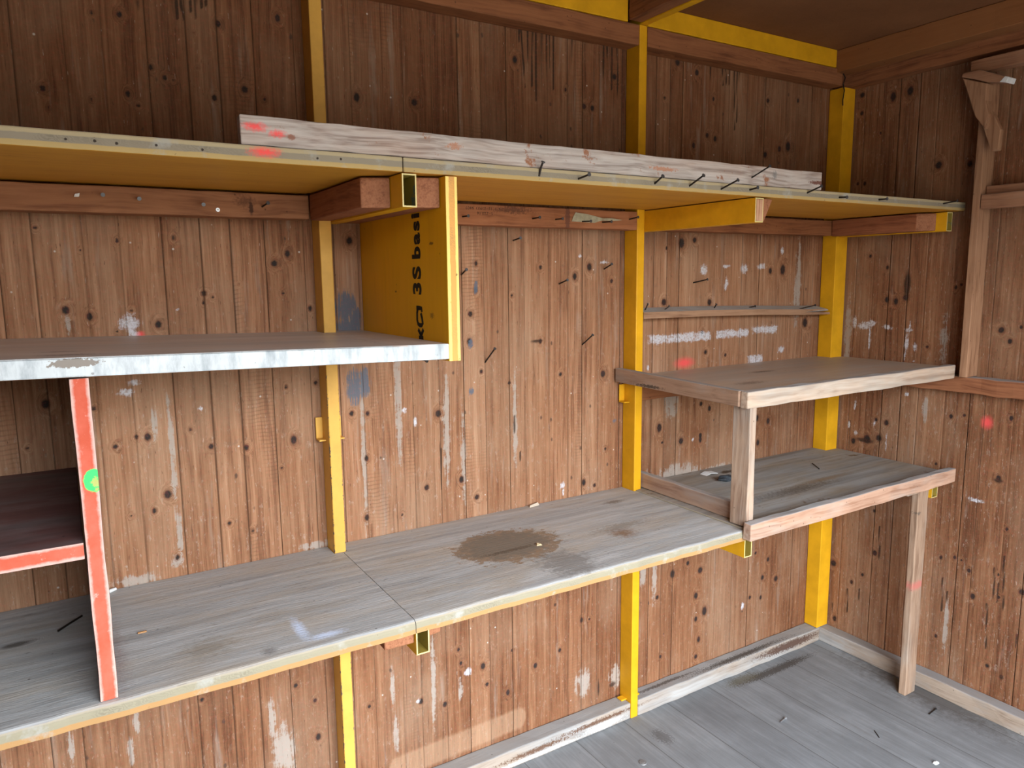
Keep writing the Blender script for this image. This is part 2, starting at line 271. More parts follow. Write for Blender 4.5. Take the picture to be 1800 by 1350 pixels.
# ------------------------------------------------------------------ mesh helpers
class MB:
    def __init__(s):
        s.v, s.f, s.mi = [], [], []

    def face(s, idx, m=0):
        s.f.append(tuple(idx))
        s.mi.append(m)

    def hexa(s, p, m=0):
        """p: 8 corners, bottom ring 0-3 counter-clockwise from above then top ring 4-7"""
        b = len(s.v)
        s.v += [tuple(q) for q in p]
        for q in ((3, 2, 1, 0), (4, 5, 6, 7), (0, 1, 5, 4), (1, 2, 6, 5), (2, 3, 7, 6), (3, 0, 4, 7)):
            s.face([b + i for i in q], m)
        return s

    def box(s, x0, x1, y0, y1, z0, z1, m=0):
        return s.hexa([(x0, y0, z0), (x1, y0, z0), (x1, y1, z0), (x0, y1, z0),
                       (x0, y0, z1), (x1, y0, z1), (x1, y1, z1), (x0, y1, z1)], m)

    def prism(s, poly, axis, a, b, m=0):
        """poly: 2-D outline in the two other axes (in x, y, z order), extruded along axis from a to b"""
        k = len(s.v)
        n = len(poly)
        def P(u, w, c):
            return {'x': (c, u, w), 'y': (u, c, w), 'z': (u, w, c)}[axis]
        area = sum(poly[i][0] * poly[(i + 1) % n][1] - poly[(i + 1) % n][0] * poly[i][1] for i in range(n))
        pl = list(poly) if area > 0 else list(poly)[::-1]
        s.v += [P(u, w, a) for u, w in pl] + [P(u, w, b) for u, w in pl]
        flip = (axis == 'y') != (b < a)
        lo, hi = list(range(k, k + n)), list(range(k + n, k + 2 * n))
        s.face(lo if flip else lo[::-1], m)
        s.face(hi[::-1] if flip else hi, m)
        for i in range(n):
            j = (i + 1) % n
            q = [lo[i], lo[j], hi[j], hi[i]]
            s.face(q[::-1] if flip else q, m)
        return s

    def cyl(s, p0, p1, r0, r1=None, n=10, m=0):
        r1 = r0 if r1 is None else r1
        p0, p1 = Vector(p0), Vector(p1)
        d = (p1 - p0).normalized()
        u = d.orthogonal().normalized()
        w = d.cross(u)
        k = len(s.v)
        for p, r in ((p0, r0), (p1, r1)):
            for i in range(n):
                a = 2 * math.pi * i / n
                s.v.append(tuple(p + (u * math.cos(a) + w * math.sin(a)) * r))
        s.face([k + i for i in range(n)][::-1], m)
        s.face([k + n + i for i in range(n)], m)
        for i in range(n):
            j = (i + 1) % n
            s.face([k + i, k + j, k + n + j, k + n + i], m)
        return s

    def tube(s, pts, r, n=8, m=0):
        for a, b in zip(pts[:-1], pts[1:]):
            s.cyl(a, b, r, r, n, m)
        return s

    def beam(s, x0, x1, y0, y1, z0, z1, jit=0.0008, step=0.05, ends=None, seed=1):
        """a sawn board: a box cut along its longest axis, its corners wandering a little; ends: (dy, dz) or (dx, dz)
        offset of the far end of the longest axis against its near end"""
        rs = random.Random(seed)
        d = (x1 - x0, y1 - y0, z1 - z0)
        ax = max(range(3), key=lambda i: abs(d[i]))
        o = [i for i in range(3) if i != ax]
        lo, hi = (x0, y0, z0), (x1, y1, z1)
        n = max(2, int(abs(d[ax]) / step))
        k = len(s.v)
        e = ends or (0, 0)
        for a in range(n + 1):
            t = a / n
            for cu, cw in ((0, 0), (1, 0), (1, 1), (0, 1)):
                p = [0, 0, 0]
                p[ax] = lo[ax] + d[ax] * t
                p[o[0]] = (hi if cu else lo)[o[0]] + e[0] * t + rs.uniform(-jit, jit)
                p[o[1]] = (hi if cw else lo)[o[1]] + e[1] * t + rs.uniform(-jit, jit)
                s.v.append(tuple(p))
        flip = ax == 1
        def F(q):
            s.face(q[::-1] if flip else q)
        F([k, k + 3, k + 2, k + 1])
        z = k + 4 * n
        F([z, z + 1, z + 2, z + 3])
        for a in range(n):
            b = k + 4 * a
            for i in range(4):
                j = (i + 1) % 4
                F([b + i, b + j, b + 4 + j, b + 4 + i])
        return s

    def build(s, name, mats, parent=None, bevel=0.0, seg=2, smooth=False, loc=None):
        org = Vector(parent.location) if parent is not None else Vector(loc or (0, 0, 0))
        me = bpy.data.meshes.new(name)
        me.from_pydata([tuple(Vector(v) - org) for v in s.v], [], s.f)
        mats = mats if isinstance(mats, (list, tuple)) else [mats]
        for m in mats:
            me.materials.append(m)
        me.polygons.foreach_set('material_index', s.mi)
        me.update()
        if smooth:
            me.polygons.foreach_set('use_smooth', [True] * len(me.polygons))
        o = bpy.data.objects.new(name, me)
        COL.objects.link(o)
        if parent is not None:
            o.parent = parent
        else:
            o.location = org
        if bevel:
            b = o.modifiers.new('edges', 'BEVEL')
            b.width = bevel
            b.segments = seg
            b.limit_method = 'ANGLE'
            b.angle_limit = math.radians(40)
        return o


def tag(o, label=None, cat=None, group=None):
    if label:
        o['label'] = label
    if cat:
        o['category'] = cat
    if group:
        o['group'] = group
    return o


def thing(name, loc, label, cat, group=None):
    o = bpy.data.objects.new(name, None)
    o.empty_display_size = 0.1
    COL.objects.link(o)
    o.location = loc
    bpy.context.view_layer.update()
    return tag(o, label, cat, group)


def struct(o):
    o['kind'] = 'structure'
    return o


def by_normal(o, rules):
    """rules: {(axis, sign): material index}"""
    for p in o.data.polygons:
        for (a, sgn), mi in rules.items():
            if p.normal['xyz'.index(a)] * sgn > 0.7:
                p.material_index = mi


# ------------------------------------------------------------------ palette
YEL = (0.69, 0.355, 0.012)
M = {}
M['steel'] = painted('yellow_steel_paint', YEL, chip=(0.10, 0.085, 0.07), chip_amt=0.04, chip_scale=70.0)
M['steel_worn'] = painted('worn_yellow_steel_paint', (0.68, 0.385, 0.075), chip=(0.13, 0.11, 0.09), chip_amt=0.10, chip_scale=85.0, edge=(0.0155, 1.2, 0.20))
M['steel_post'] = painted('yellow_post_paint', YEL, chip=(0.16, 0.13, 0.09), chip_amt=0.06, chip_scale=85.0, edge=(0.0155, 1.1, 0.10))
M['steel_in'] = painted('inside_of_steel_tube', (0.30, 0.22, 0.04), chip=(0.10, 0.14, 0.11), chip_amt=0.22, chip_scale=25.0)
M['bare_steel'] = plain('scraped_steel', (0.42, 0.43, 0.40), 0.45, 0.4)
M['rail'] = wood('brown_rail_wood', (0.33, 0.135, 0.058), (0.15, 0.052, 0.022), 'x', knots=0.18, fibre=130.0)
M['rail_y'] = wood('brown_rail_wood_across', (0.33, 0.135, 0.058), (0.15, 0.052, 0.022), 'y', knots=0.18, fibre=130.0)
M['stain_y'] = wood('stained_block_wood', (0.34, 0.13, 0.06), (0.17, 0.055, 0.025), 'y', knots=0.12, fibre=220.0)
M['end'] = wood('raw_end_grain', (0.35, 0.15, 0.075), (0.18, 0.065, 0.03), 'y', knots=0.0, fibre=260.0, ring=120.0, bump=0.6)
M['nail'] = plain('rusty_nail_steel', (0.035, 0.028, 0.024), 0.5, 0.6)
M['nail_head'] = plain('nail_head_steel', (0.10, 0.10, 0.105), 0.45, 0.6)
M['white_frag'] = plain('white_plaster_crumb', (0.72, 0.74, 0.74), 0.8)
M['black'] = plain('black_print', (0.012, 0.010, 0.008), 0.6)
M['pencil'] = plain('pencil_line', (0.035, 0.022, 0.016), 0.7)

# ------------------------------------------------------------------ plank walls
def field(U, W, marks, grow=1.0):
    """1 at a mark's centre falling to 0 at `grow` radii"""
    out = np.zeros_like(U)
    for u, w, ru, rw in marks:
        d = np.sqrt(((U - u) / ru) ** 2 + ((W - w) / rw) ** 2) / grow
        out = np.maximum(out, 1 - d)
    return out


def rect_field(U, W, u0, u1, w0, w1, soft=0.02):
    """a strip of torn-off tape"""
    a = np.minimum(np.minimum(U - u0, u1 - U) / soft, np.minimum(W - w0, w1 - W) / (soft * 0.5))
    return np.clip(a, 0, 1) * 0.62


def streaks(U, W, lines, wid=0.0032):
    out = np.zeros_like(U)
    for u0, w0, u1, w1 in lines:
        a, b = np.array((u0, w0)), np.array((u1, w1))
        d = b - a
        L = float(d @ d)
        t = np.clip(((U - a[0]) * d[0] + (W - a[1]) * d[1]) / L, 0, 1)
        dist = np.hypot(U - a[0] - t * d[0], W - a[1] - t * d[1])
        out = np.maximum(out, 1 - dist / (wid * (1.25 - 0.7 * t)))
    return out


def plank_wall(name, u0, u1, z0, z1, place, flip, knots, white, blue, red, grey, dark, light, drips, du=0.005, dz=0.0065, seed=3, fine=None, strips=(), pale_zones=None):
    """vertical boards as strips of fine quads; place(u, z, depth) gives the point in the room"""
    rs = np.random.default_rng(seed)
    us, pl, dep = [], [], []
    u = u0
    k = 0
    while u < u1 - 1e-6:
        w = rs.uniform(0.050, 0.098)
        if u + w > u1 - 0.04:
            w = u1 - u
        step = du if (fine is None or (u + w > fine[0] and u < fine[1])) else 0.03
        n = max(3, int(w / step))
        cs = [u, u + 0.0012, u + 0.0028] + list(np.linspace(u + 0.005, u + w - 0.005, n)) + [u + w - 0.0028, u + w - 0.0012, u + w]
        us += cs
        g = rs.choice((0.003, 0.0016, 0.0006))
        dep += [g, g * 0.8, 0.0] + [0.0] * n + [0.0, g * 0.8, g]
        pl += [k] * len(cs)
        u += w
        k += 1
    us, pl, dep = np.array(us), np.array(pl), np.array(dep)
    zs = np.linspace(z0, z1, int((z1 - z0) / dz) + 1)
    U, Z = np.meshgrid(us, zs)
    nu, nz = len(us), len(zs)
    tone = rs.uniform(0, 1, k)
    tone2 = rs.uniform(0, 1, k)
    warp = (tone - 0.5) * 0.0015
    D = dep[None, :] + warp[pl][None, :] * 0 + 0 * Z
    co = place(U, Z, D).reshape(-1, 3)
    idx = np.arange(nu * nz).reshape(nz, nu)
    keep = np.array([j for j in range(nu - 1) if pl[j] == pl[j + 1]])
    a, b, c, d = idx[:-1, keep], idx[:-1, keep + 1], idx[1:, keep + 1], idx[1:, keep]
    q = np.stack((a, b, c, d) if not flip else (d, c, b, a), -1).reshape(-1, 4)
    me = bpy.data.meshes.new(name)
    me.vertices.add(len(co))
    me.vertices.foreach_set('co', co.astype(np.float32).ravel())
    me.loops.add(q.size)
    me.loops.foreach_set('vertex_index', q.ravel().astype(np.int32))
    me.polygons.add(len(q))
    me.polygons.foreach_set('loop_start', np.arange(0, q.size, 4, dtype=np.int32))
    me.update(calc_edges=True)
    kn = field(U, Z, [(x, z, r * 0.62, r * (0.62 + 0.3 * ((i * 37) % 7) / 6)) for i, (x, z, r) in enumerate(knots)], 3.2)
    wf_ = field(U, Z, white)
    for r_ in strips:
        wf_ = np.maximum(wf_, rect_field(U, Z, *r_))
    A = np.stack((kn, wf_, field(U, Z, blue), field(U, Z, red)), -1)
    edge = np.exp(-np.minimum(np.abs(D - 0.0), 1) * 0) * 0
    seam = np.clip(D / 0.003, 0, 1)
    B = np.stack((field(U, Z, grey), np.maximum(streaks(U, Z, drips), field(U, Z, dark)), seam, field(U, Z, light)), -1)
    # boards paler inside the given zones, darker and redder outside them
    wear_and_tone = np.full_like(Z, 0.25) if pale_zones is None else np.clip(sum(np.clip((U - a_) / 0.05, 0, 1) * np.clip((b_ - U) / 0.05, 0, 1) * np.clip((Z - c_) / 0.10, 0, 1) * np.clip((d_ - Z) / 0.12, 0, 1) for a_, b_, c_, d_ in pale_zones), 0, 1)
    T = np.stack((tone[pl][None, :] + 0 * Z, tone2[pl][None, :] + 0 * Z, wear_and_tone, 1 + 0 * Z), -1)
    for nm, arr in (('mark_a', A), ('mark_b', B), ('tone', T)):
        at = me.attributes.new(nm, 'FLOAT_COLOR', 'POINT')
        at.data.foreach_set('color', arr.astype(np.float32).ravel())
    o = bpy.data.objects.new(name, me)
    COL.objects.link(o)
    return struct(o)


def plank_material(name, across, base=1.0):
    t = NT(name)
    P = t.add('ShaderNodeTexCoord').outputs['Object']
    A = t.add('ShaderNodeAttribute', {'attribute_name': 'mark_a'})
    B = t.add('ShaderNodeAttribute', {'attribute_name': 'mark_b'})
    T = t.add('ShaderNodeAttribute', {'attribute_name': 'tone'})
    a = t.add('ShaderNodeSeparateColor', None, Color=A.outputs['Color']).outputs
    b = t.add('ShaderNodeSeparateColor', None, Color=B.outputs['Color']).outputs
    to = t.add('ShaderNodeSeparateColor', None, Color=T.outputs['Color']).outputs
    knot, white, blue, red = a[0], a[1], a[2], A.outputs['Alpha']
    grey, dark, seam, light = b[0], b[1], b[2], B.outputs['Alpha']
    shift = t.add('ShaderNodeCombineXYZ', None, X=t.math('MULTIPLY', to[0], 13.0), Y=t.math('MULTIPLY', to[1], 7.0), Z=t.math('MULTIPLY', to[1], 31.0)).outputs[0]
    Q = t.vmath('ADD', P, shift)
    wob = t.noise(t.vmath('MULTIPLY', Q, (1, 1, 0.35)), 5.0, 2.0, 0.5, out=1)
    S = t.vmath('MULTIPLY', Q, (1, 1, 0.028))
    S = t.vmath('ADD', S, t.vmath('MULTIPLY', t.vmath('SUBTRACT', wob, (0.5, 0.5, 0.5)), (0.022, 0.022, 0.0)))
    kb = t.math('MULTIPLY', knot, 0.035)
    S = t.vmath('ADD', S, t.add('ShaderNodeCombineXYZ', None, X=kb, Y=kb, Z=0.0).outputs[0])
    f1 = t.noise(S, 260.0, 3.0, 0.65)
    f2 = t.noise(S, 75.0, 2.0, 0.5)
    f3 = t.noise(t.vmath('MULTIPLY', P, (1, 1, 0.5)), 4.0, 4.0, 0.6)
    nf = t.noise(P, 120.0, 4.0, 0.7)
    nm = t.noise(P, 38.0, 4.0, 0.72)
    f = t.math('ADD', t.math('MULTIPLY', f1, 0.42), t.math('MULTIPLY', f2, 0.42))
    f = t.math('ADD', f, t.math('MULTIPLY', f3, 0.22))
    f = t.rng(t.math('ADD', f, t.math('MULTIPLY', t.math('SUBTRACT', to[0], 0.5), 0.10)), 0.40, 0.68)
    c1 = t.ramp(f, [(0.0, (0.150, 0.070, 0.037)), (0.3, (0.238, 0.122, 0.067)), (0.65, (0.305, 0.168, 0.098)), (1.0, (0.395, 0.242, 0.155))])
    tint = t.mix(to[1], (0.86, 0.80, 0.74), (1.1, 1.08, 1.06))
    col = t.mix(1.0, c1, tint, 'MULTIPLY')
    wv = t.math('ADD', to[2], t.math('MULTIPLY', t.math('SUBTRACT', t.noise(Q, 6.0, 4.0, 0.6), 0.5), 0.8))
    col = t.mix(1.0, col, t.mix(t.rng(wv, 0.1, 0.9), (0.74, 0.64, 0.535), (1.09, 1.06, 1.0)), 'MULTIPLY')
    col = t.mix(t.rng(f3, 0.45, 0.7, 0.0, 0.45), col, (0.275, 0.195, 0.130))
    # lost surface: grey splintered streaks
    gs = t.math('ADD', grey, t.math('MULTIPLY', t.math('SUBTRACT', f2, 0.5), 1.2))
    gs = t.math('ADD', gs, t.math('MULTIPLY', t.math('SUBTRACT', nm, 0.5), 2.4))
    gs = t.math('ADD', gs, t.math('MULTIPLY', t.math('SUBTRACT', f1, 0.5), 1.6))
    gm = t.math('MULTIPLY', t.rng(gs, 0.12, 0.5, 0.0, 0.72), t.rng(grey, 0.0, 0.12))
    col = t.mix(gm, col, (0.36, 0.335, 0.295))
    gr2 = t.rng(t.noise(t.vmath('MULTIPLY', Q, (1, 1, 0.10)), 24.0, 3.0, 0.75), 0.60, 0.72, 0.0, 0.40)
    col = t.mix(gr2, col, (0.335, 0.27, 0.215))
    lm = t.rng(t.math('ADD', light, t.math('MULTIPLY', t.math('SUBTRACT', nm, 0.5), 0.3)), 0.0, 0.25, 0.0, 0.33)
    col = t.mix(lm, col, (0.46, 0.315, 0.20))
    # scratches and specks
    sc = t.noise(t.vmath('MULTIPLY', P, (3.0, 3.0, 0.5)), 90.0, 2.0, 0.5)
    col = t.mix(t.rng(sc, 0.695, 0.73, 0.0, 0.5), col, (0.47, 0.40, 0.33))
    col = t.mix(t.rng(sc, 0.315, 0.285, 0.0, 0.65), col, (0.075, 0.035, 0.020))
    # cracks along the grain, planer chatter across it, rubbed pale scuffs
    ck = t.noise(t.vmath('MULTIPLY', Q, (1, 1, 0.05)), 95.0, 4.0, 0.75)
    col = t.mix(t.rng(ck, 0.665, 0.70, 0.0, 0.7), col, (0.085, 0.042, 0.024))
    zz = t.add('ShaderNodeSeparateXYZ', None, Vector=P).outputs[2]
    ch = t.math('SINE', t.math('ADD', t.math('MULTIPLY', zz, 620.0), t.math('MULTIPLY', f3, 30.0)))
    chm = t.math('MULTIPLY', t.math('GREATER_THAN', to[1], 0.86), t.rng(t.noise(t.vmath('MULTIPLY', Q, (1, 1, 0.3)), 11.0, 2.0, 0.5), 0.52, 0.66))
    col = t.mix(t.math('MULTIPLY', t.math('MULTIPLY', chm, t.rng(ch, 0.2, 0.9)), 0.38), col, (0.12, 0.06, 0.032))
    low = t.rng(zz, 1.75, 0.9)
    sf = t.rng(t.noise(t.vmath('MULTIPLY', P, (1.6, 1.6, 0.7)), 48.0, 4.0, 0.8), 0.575, 0.68, 0.0, 0.48)
    col = t.mix(t.math('MULTIPLY', sf, t.math('MULTIPLY', low, t.rng(to[2], 0.0, 1.0, 0.55, 1.0))), col, (0.47, 0.39, 0.32))
    sd = t.rng(t.noise(t.vmath('ADD', P, (5.0, 3.0, 1.0)), 22.0, 4.0, 0.75), 0.60, 0.72, 0.0, 0.45)
    col = t.mix(sd, col, (0.165, 0.105, 0.072))
    vo = t.add('ShaderNodeTexVoronoi', None, Vector=P, Scale=34.0)
    vc = t.add('ShaderNodeSeparateColor', None, Color=vo.outputs['Color']).outputs
    sp = t.math('MULTIPLY', t.rng(vo.outputs['Distance'], 0.11, 0.05), t.math('GREATER_THAN', vc[0], 0.90))
    col = t.mix(t.math('MULTIPLY', sp, 0.75), col, (0.62, 0.58, 0.52))
    v3 = t.add('ShaderNodeTexVoronoi', None, Vector=t.vmath('MULTIPLY', P, (1, 1, 0.6)), Scale=26.0)
    v3c = t.add('ShaderNodeSeparateColor', None, Color=v3.outputs['Color']).outputs
    s3 = t.math('MULTIPLY', t.rng(t.math('ADD', v3.outputs['Distance'], t.math('MULTIPLY', t.math('SUBTRACT', nf, 0.5), 0.12)), 0.13, 0.07), t.math('GREATER_THAN', v3c[0], 0.84))
    col = t.mix(t.math('MULTIPLY', s3, 0.75), col, (0.055, 0.035, 0.026))
    # knots: dark core in a red-brown ring
    kn = t.math('ADD', knot, t.math('MULTIPLY', t.math('SUBTRACT', nf, 0.5), 0.35))
    col = t.mix(t.rng(kn, 0.42, 0.72, 0.0, 0.75), col, (0.15, 0.062, 0.030))
    col = t.mix(t.rng(kn, 0.61, 0.76, 0.0, 0.96), col, (0.018, 0.016, 0.014))
    # drips, tar
    col = t.mix(t.rng(dark, 0.05, 0.5, 0.0, 0.88), col, (0.028, 0.017, 0.010))
    # paints
    ws = t.math('ADD', t.math('MULTIPLY', white, 1.5), t.math('MULTIPLY', t.math('SUBTRACT', nm, 0.53), 3.0))
    ws = t.math('ADD', ws, t.math('MULTIPLY', t.math('SUBTRACT', f1, 0.5), 1.6))
    wm = t.math('MULTIPLY', t.rng(ws, 0.20, 0.75, 0.0, 0.85), t.rng(white, 0.0, 0.12))
    wm = t.math('MULTIPLY', wm, t.rng(nf, 0.36, 0.52, 0.25, 1.0))
    col = t.mix(wm, col, (0.60, 0.63, 0.68))
    bs = t.math('ADD', blue, t.math('MULTIPLY', t.math('SUBTRACT', f1, 0.5), 3.0))
    bs = t.math('ADD', bs, t.math('MULTIPLY', t.math('SUBTRACT', nm, 0.5), 1.6))
    bm = t.math('MULTIPLY', t.rng(bs, 0.02, 0.35, 0.0, 0.88), t.rng(blue, 0.0, 0.1))
    col = t.mix(bm, col, (0.095, 0.125, 0.165))
    col = t.mix(t.rng(t.math('ADD', red, t.math('MULTIPLY', t.math('SUBTRACT', nf, 0.5), 0.35)), 0.0, 0.75, 0.0, 0.85), col, (0.85, 0.09, 0.09))
    col = t.mix(t.rng(seam, 0.1, 1.0, 0.0, 0.75), col, (0.06, 0.030, 0.016))
    h = t.math('ADD', t.math('MULTIPLY', f1, 0.5), t.math('MULTIPLY', f2, 0.6))
    h = t.math('SUBTRACT', h, t.math('MULTIPLY', t.rng(kn, 0.5, 0.8), 0.5))
    return t.done(col, h, 0.4, 0.0022, 0.78)


M['planks'] = plank_material('brown_plank_wall', 'x')
H = 2.383
XL, XR = -1.25, 2.698
lstrip = [(x, 0.100 + 0.03 * (x - 0.73) / 0.47 * 0.5, 0.028, 0.042) for x in np.arange(0.74, 1.19, 0.018)]
wb = plank_wall('wall_back', XL, XR, 0.0, H, lambda U, Z, D: np.stack((U, D, Z), -1), False,
                KNOTS_BACK, [w for w in WHITE if not (1.70 < w[0] < 2.40 and 1.32 < w[1] < 1.35)], BLUE, RED, GREY, [(1.563, 0.11, 0.02, 0.012), (1.50, 0.115, 0.006, 0.045), (1.25, 1.353, 0.03, 0.006)], lstrip, DRIPS, fine=(-0.25, 2.7), strips=[(1.70, 2.02, 1.313, 1.352), (2.03, 2.22, 1.316, 1.354), (2.22, 2.38, 1.322, 1.356), (2.20, 2.30, 1.21, 1.25)], pale_zones=[(-2, 1.62, 0.74, 1.74), (1.60, 2.62, 0.98, 1.72)])
wb.data.materials.append(M['planks'])
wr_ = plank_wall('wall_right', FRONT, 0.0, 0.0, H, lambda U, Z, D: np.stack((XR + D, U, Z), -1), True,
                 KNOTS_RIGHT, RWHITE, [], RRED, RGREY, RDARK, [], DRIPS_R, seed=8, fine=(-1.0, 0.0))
wr_.data.materials.append(M['planks'])
M['shell'] = wood('shell_board_wood', (0.30, 0.16, 0.085), (0.15, 0.07, 0.035), 'z')
struct(MB().box(XL - 0.05, XL, FRONT, 0.0, 0, H).build('wall_left', M['shell']))
d0, d1, e0, e1 = DOOR
wf = MB()
wf.box(XL, d0, FRONT - 0.05, FRONT, 0, H).box(d1, XR, FRONT - 0.05, FRONT, 0, H).box(d0, d1, FRONT - 0.05, FRONT, e1, H)
struct(wf.build('wall_front', M['shell']))
# solid backing of the board walls
bk = MB().box(XL, XR + 0.05, 0.004, 0.05, 0, H).box(XR + 0.004, XR + 0.05, FRONT, 0.0, 0, H)
struct(bk.build('trim_1', M['shell']))

# ceiling: brown hardboard
t = NT('brown_hardboard_ceiling')
P = t.add('ShaderNodeTexCoord').outputs['Object']
n1, n2 = t.noise(P, 3.0, 5.0, 0.7), t.noise(P, 160.0, 3.0, 0.6)
c = t.mix(t.rng(t.math('ADD', t.math('MULTIPLY', n1, 0.7), t.math('MULTIPLY', n2, 0.3)), 0.3, 0.7), (0.165, 0.066, 0.026), (0.25, 0.108, 0.045))
M['ceiling'] = t.done(c, n2, 0.2, 0.001, 0.8)
struct(MB().box(XL, XR, FRONT, 0.0, H, H + 0.03).build('ceiling', M['ceiling']))

# floor: dusty grey boards running to the door
t = NT('dusty_grey_floor_boards')
P = t.add('ShaderNodeTexCoord').outputs['Object']
s = t.add('ShaderNodeSeparateXYZ', None, Vector=P).outputs
bx = t.math('DIVIDE', t.math('ADD', s[0], 5.06), 0.207)
cell = t.math('FLOOR', bx)
fr = t.math('FRACT', bx)
rnd = t.add('ShaderNodeTexWhiteNoise', {'noise_dimensions': '1D'}, W=cell).outputs[0]
Q = t.vmath('ADD', P, t.add('ShaderNodeCombineXYZ', None, X=t.math('MULTIPLY', rnd, 17.0), Y=0.0, Z=0.0).outputs[0])
S = t.vmath('MULTIPLY', Q, (1, 0.06, 1))
g1, g2, g3 = t.noise(S, 120.0, 4.0, 0.6), t.noise(S, 30.0, 3.0, 0.5), t.noise(P, 5.0, 5.0, 0.65)
f = t.math('ADD', t.math('MULTIPLY', g1, 0.3), t.math('ADD', t.math('MULTIPLY', g2, 0.35), t.math('MULTIPLY', g3, 0.45)))
c = t.ramp(t.rng(f, 0.38, 0.72), [(0.0, (0.158, 0.164, 0.167)), (0.5, (0.205, 0.215, 0.221)), (1.0, (0.268, 0.282, 0.292))])
c = t.mix(1.0, c, t.mix(rnd, (0.82, 0.82, 0.83), (1.1, 1.1, 1.1)), 'MULTIPLY')
c = t.mix(t.rng(t.math('ABSOLUTE', t.math('SUBTRACT', fr, 0.5)), 0.488, 0.497, 0.0, 0.7), c, (0.07, 0.065, 0.06))
br = t.rng(t.noise(S, 14.0, 5.0, 0.7), 0.62, 0.75, 0.0, 0.5)
c = t.mix(br, c, (0.12, 0.095, 0.075))
sc = t.noise(t.vmath('MULTIPLY', P, (1.0, 0.25, 1.0)), 110.0, 2.0, 0.5)
c = t.mix(t.rng(sc, 0.74, 0.77, 0.0, 0.6), c, (0.045, 0.042, 0.04))
c = t.marks(c, P, [((2.62, -0.55, 0), (0.11, 0.42, 9), (0.085, 0.075, 0.068), 0.7, 0.4, 0.75),
                   ((2.30, -0.12, 0), (0.22, 0.022, 9), (0.05, 0.04, 0.032), 0.3, 0.9, 0.8),
                   ((2.13, -0.10, 0), (0.10, 0.03, 9), (0.10, 0.085, 0.05), 0.5, 0.8, 0.7),
                   ((1.62, -0.20, 0), (0.03, 0.05, 9), (0.06, 0.05, 0.045), 0.4, 0.8, 0.5)])
M['floor'] = t.done(c, f, 0.3, 0.002, 0.7)
struct(MB().box(XL, XR, FRONT - 0.05, 0.0, -0.03, 0.0).build('floor', M['floor']))
struct(MB().box(-14, 16, -30, FRONT - 0.06, -0.30, -0.25).build('ground', plain('trodden_gravel', (0.20, 0.175, 0.14), 0.9, 0.0, 0.3, 4.0)))

# ------------------------------------------------------------------ sill plates on the floor
def sill_marks(org):
    return ()


bb = wood('grey_sill_plate_wood', (0.40, 0.34, 0.28), (0.22, 0.16, 0.115), 'x', grey=(0.42, 0.42, 0.41), grey_amt=0.75, dust=(0.30, 0.31, 0.31), dust_amt=0.85, knots=0.2,
          marks=[((2.45, -0.064, 0.035), (0.22, 0.03, 0.022), (0.075, 0.032, 0.018), 0.4, 0.7, 0.9),
                 ((2.18, -0.045, 0.06), (0.28, 0.016, 0.02), (0.055, 0.045, 0.035), 0.5, 0.9, 0.85),
                 ((1.78, -0.03, 0.06), (0.20, 0.010, 0.02), (0.07, 0.055, 0.045), 0.5, 0.9, 0.8),
                 ((1.46, -0.066, 0.04), (0.20, 0.03, 0.010), (0.11, 0.05, 0.025), 0.5, 0.9, 0.9),
                 ((1.20, -0.066, 0.028), (0.16, 0.03, 0.010), (0.11, 0.05, 0.025), 0.5, 0.9, 0.9),
                 ((1.47, -0.066, 0.018), (0.10, 0.03, 0.016), (0.62, 0.66, 0.66), 0.5, 0.7, 0.8),
                 ((1.18, -0.066, 0.010), (0.22, 0.03, 0.008), (0.55, 0.58, 0.57), 0.5, 0.7, 0.7)])
for x0, x1, sd in ((XL, 0.562, 1), (0.595, 1.595, 2), (1.628, 2.641, 3)):
    struct(MB().beam(x0, x1, -0.064, -0.001, 0.0, 0.060, 0.0015, 0.06, seed=sd).build('baseboard_back', bb, bevel=0.004))
bbr = wood('grey_sill_plate_wood_right', (0.40, 0.32, 0.25), (0.22, 0.16, 0.115), 'y', grey=(0.40, 0.40, 0.39), grey_amt=0.6, dust=(0.27, 0.275, 0.28), dust_amt=0.8, knots=0.2)
struct(MB().beam(2.642, 2.696, FRONT + 0.01, -0.003, 0.0, 0.060, 0.0015, 0.06, seed=4).build('baseboard_right', bbr, bevel=0.004))


# ------------------------------------------------------------------ yellow steel frame
def tube_arm(x0, x1, y0, y1, z0, z1, w=0.003):
    """an open-ended rectangular steel tube running along Y"""
    m = MB()
    m.box(x0, x0 + w, y0, y1, z0, z1).box(x1 - w, x1, y0, y1, z0, z1)
    m.box(x0 + w, x1 - w, y0, y1, z0, z0 + w).box(x0 + w, x1 - w, y0, y1, z1 - w, z1)
    return m


def line_tube(o, x0, x1, z0, z1):
    for p in o.data.polygons:
        c = p.center + o.parent.location
        n = p.normal
        inside = (x0 + 0.002 < c.x < x1 - 0.002) and (z0 + 0.002 < c.z < z1 - 0.002) and abs(n.y) < 0.5
        if inside:
            p.material_index = 1
        elif n.y < -0.7:
            p.material_index = 2


M['cut_steel'] = painted('cut_edge_of_tube', (0.62, 0.52, 0.22), chip=(0.25, 0.22, 0.15), chip_amt=0.15, chip_scale=120.0)


def tab_mesh(x0, x1, z):
    return MB().box(x0, x1, -0.010, -0.006, z, z + 0.056).box(x0, x1, -0.036, -0.006, z - 0.004, z)


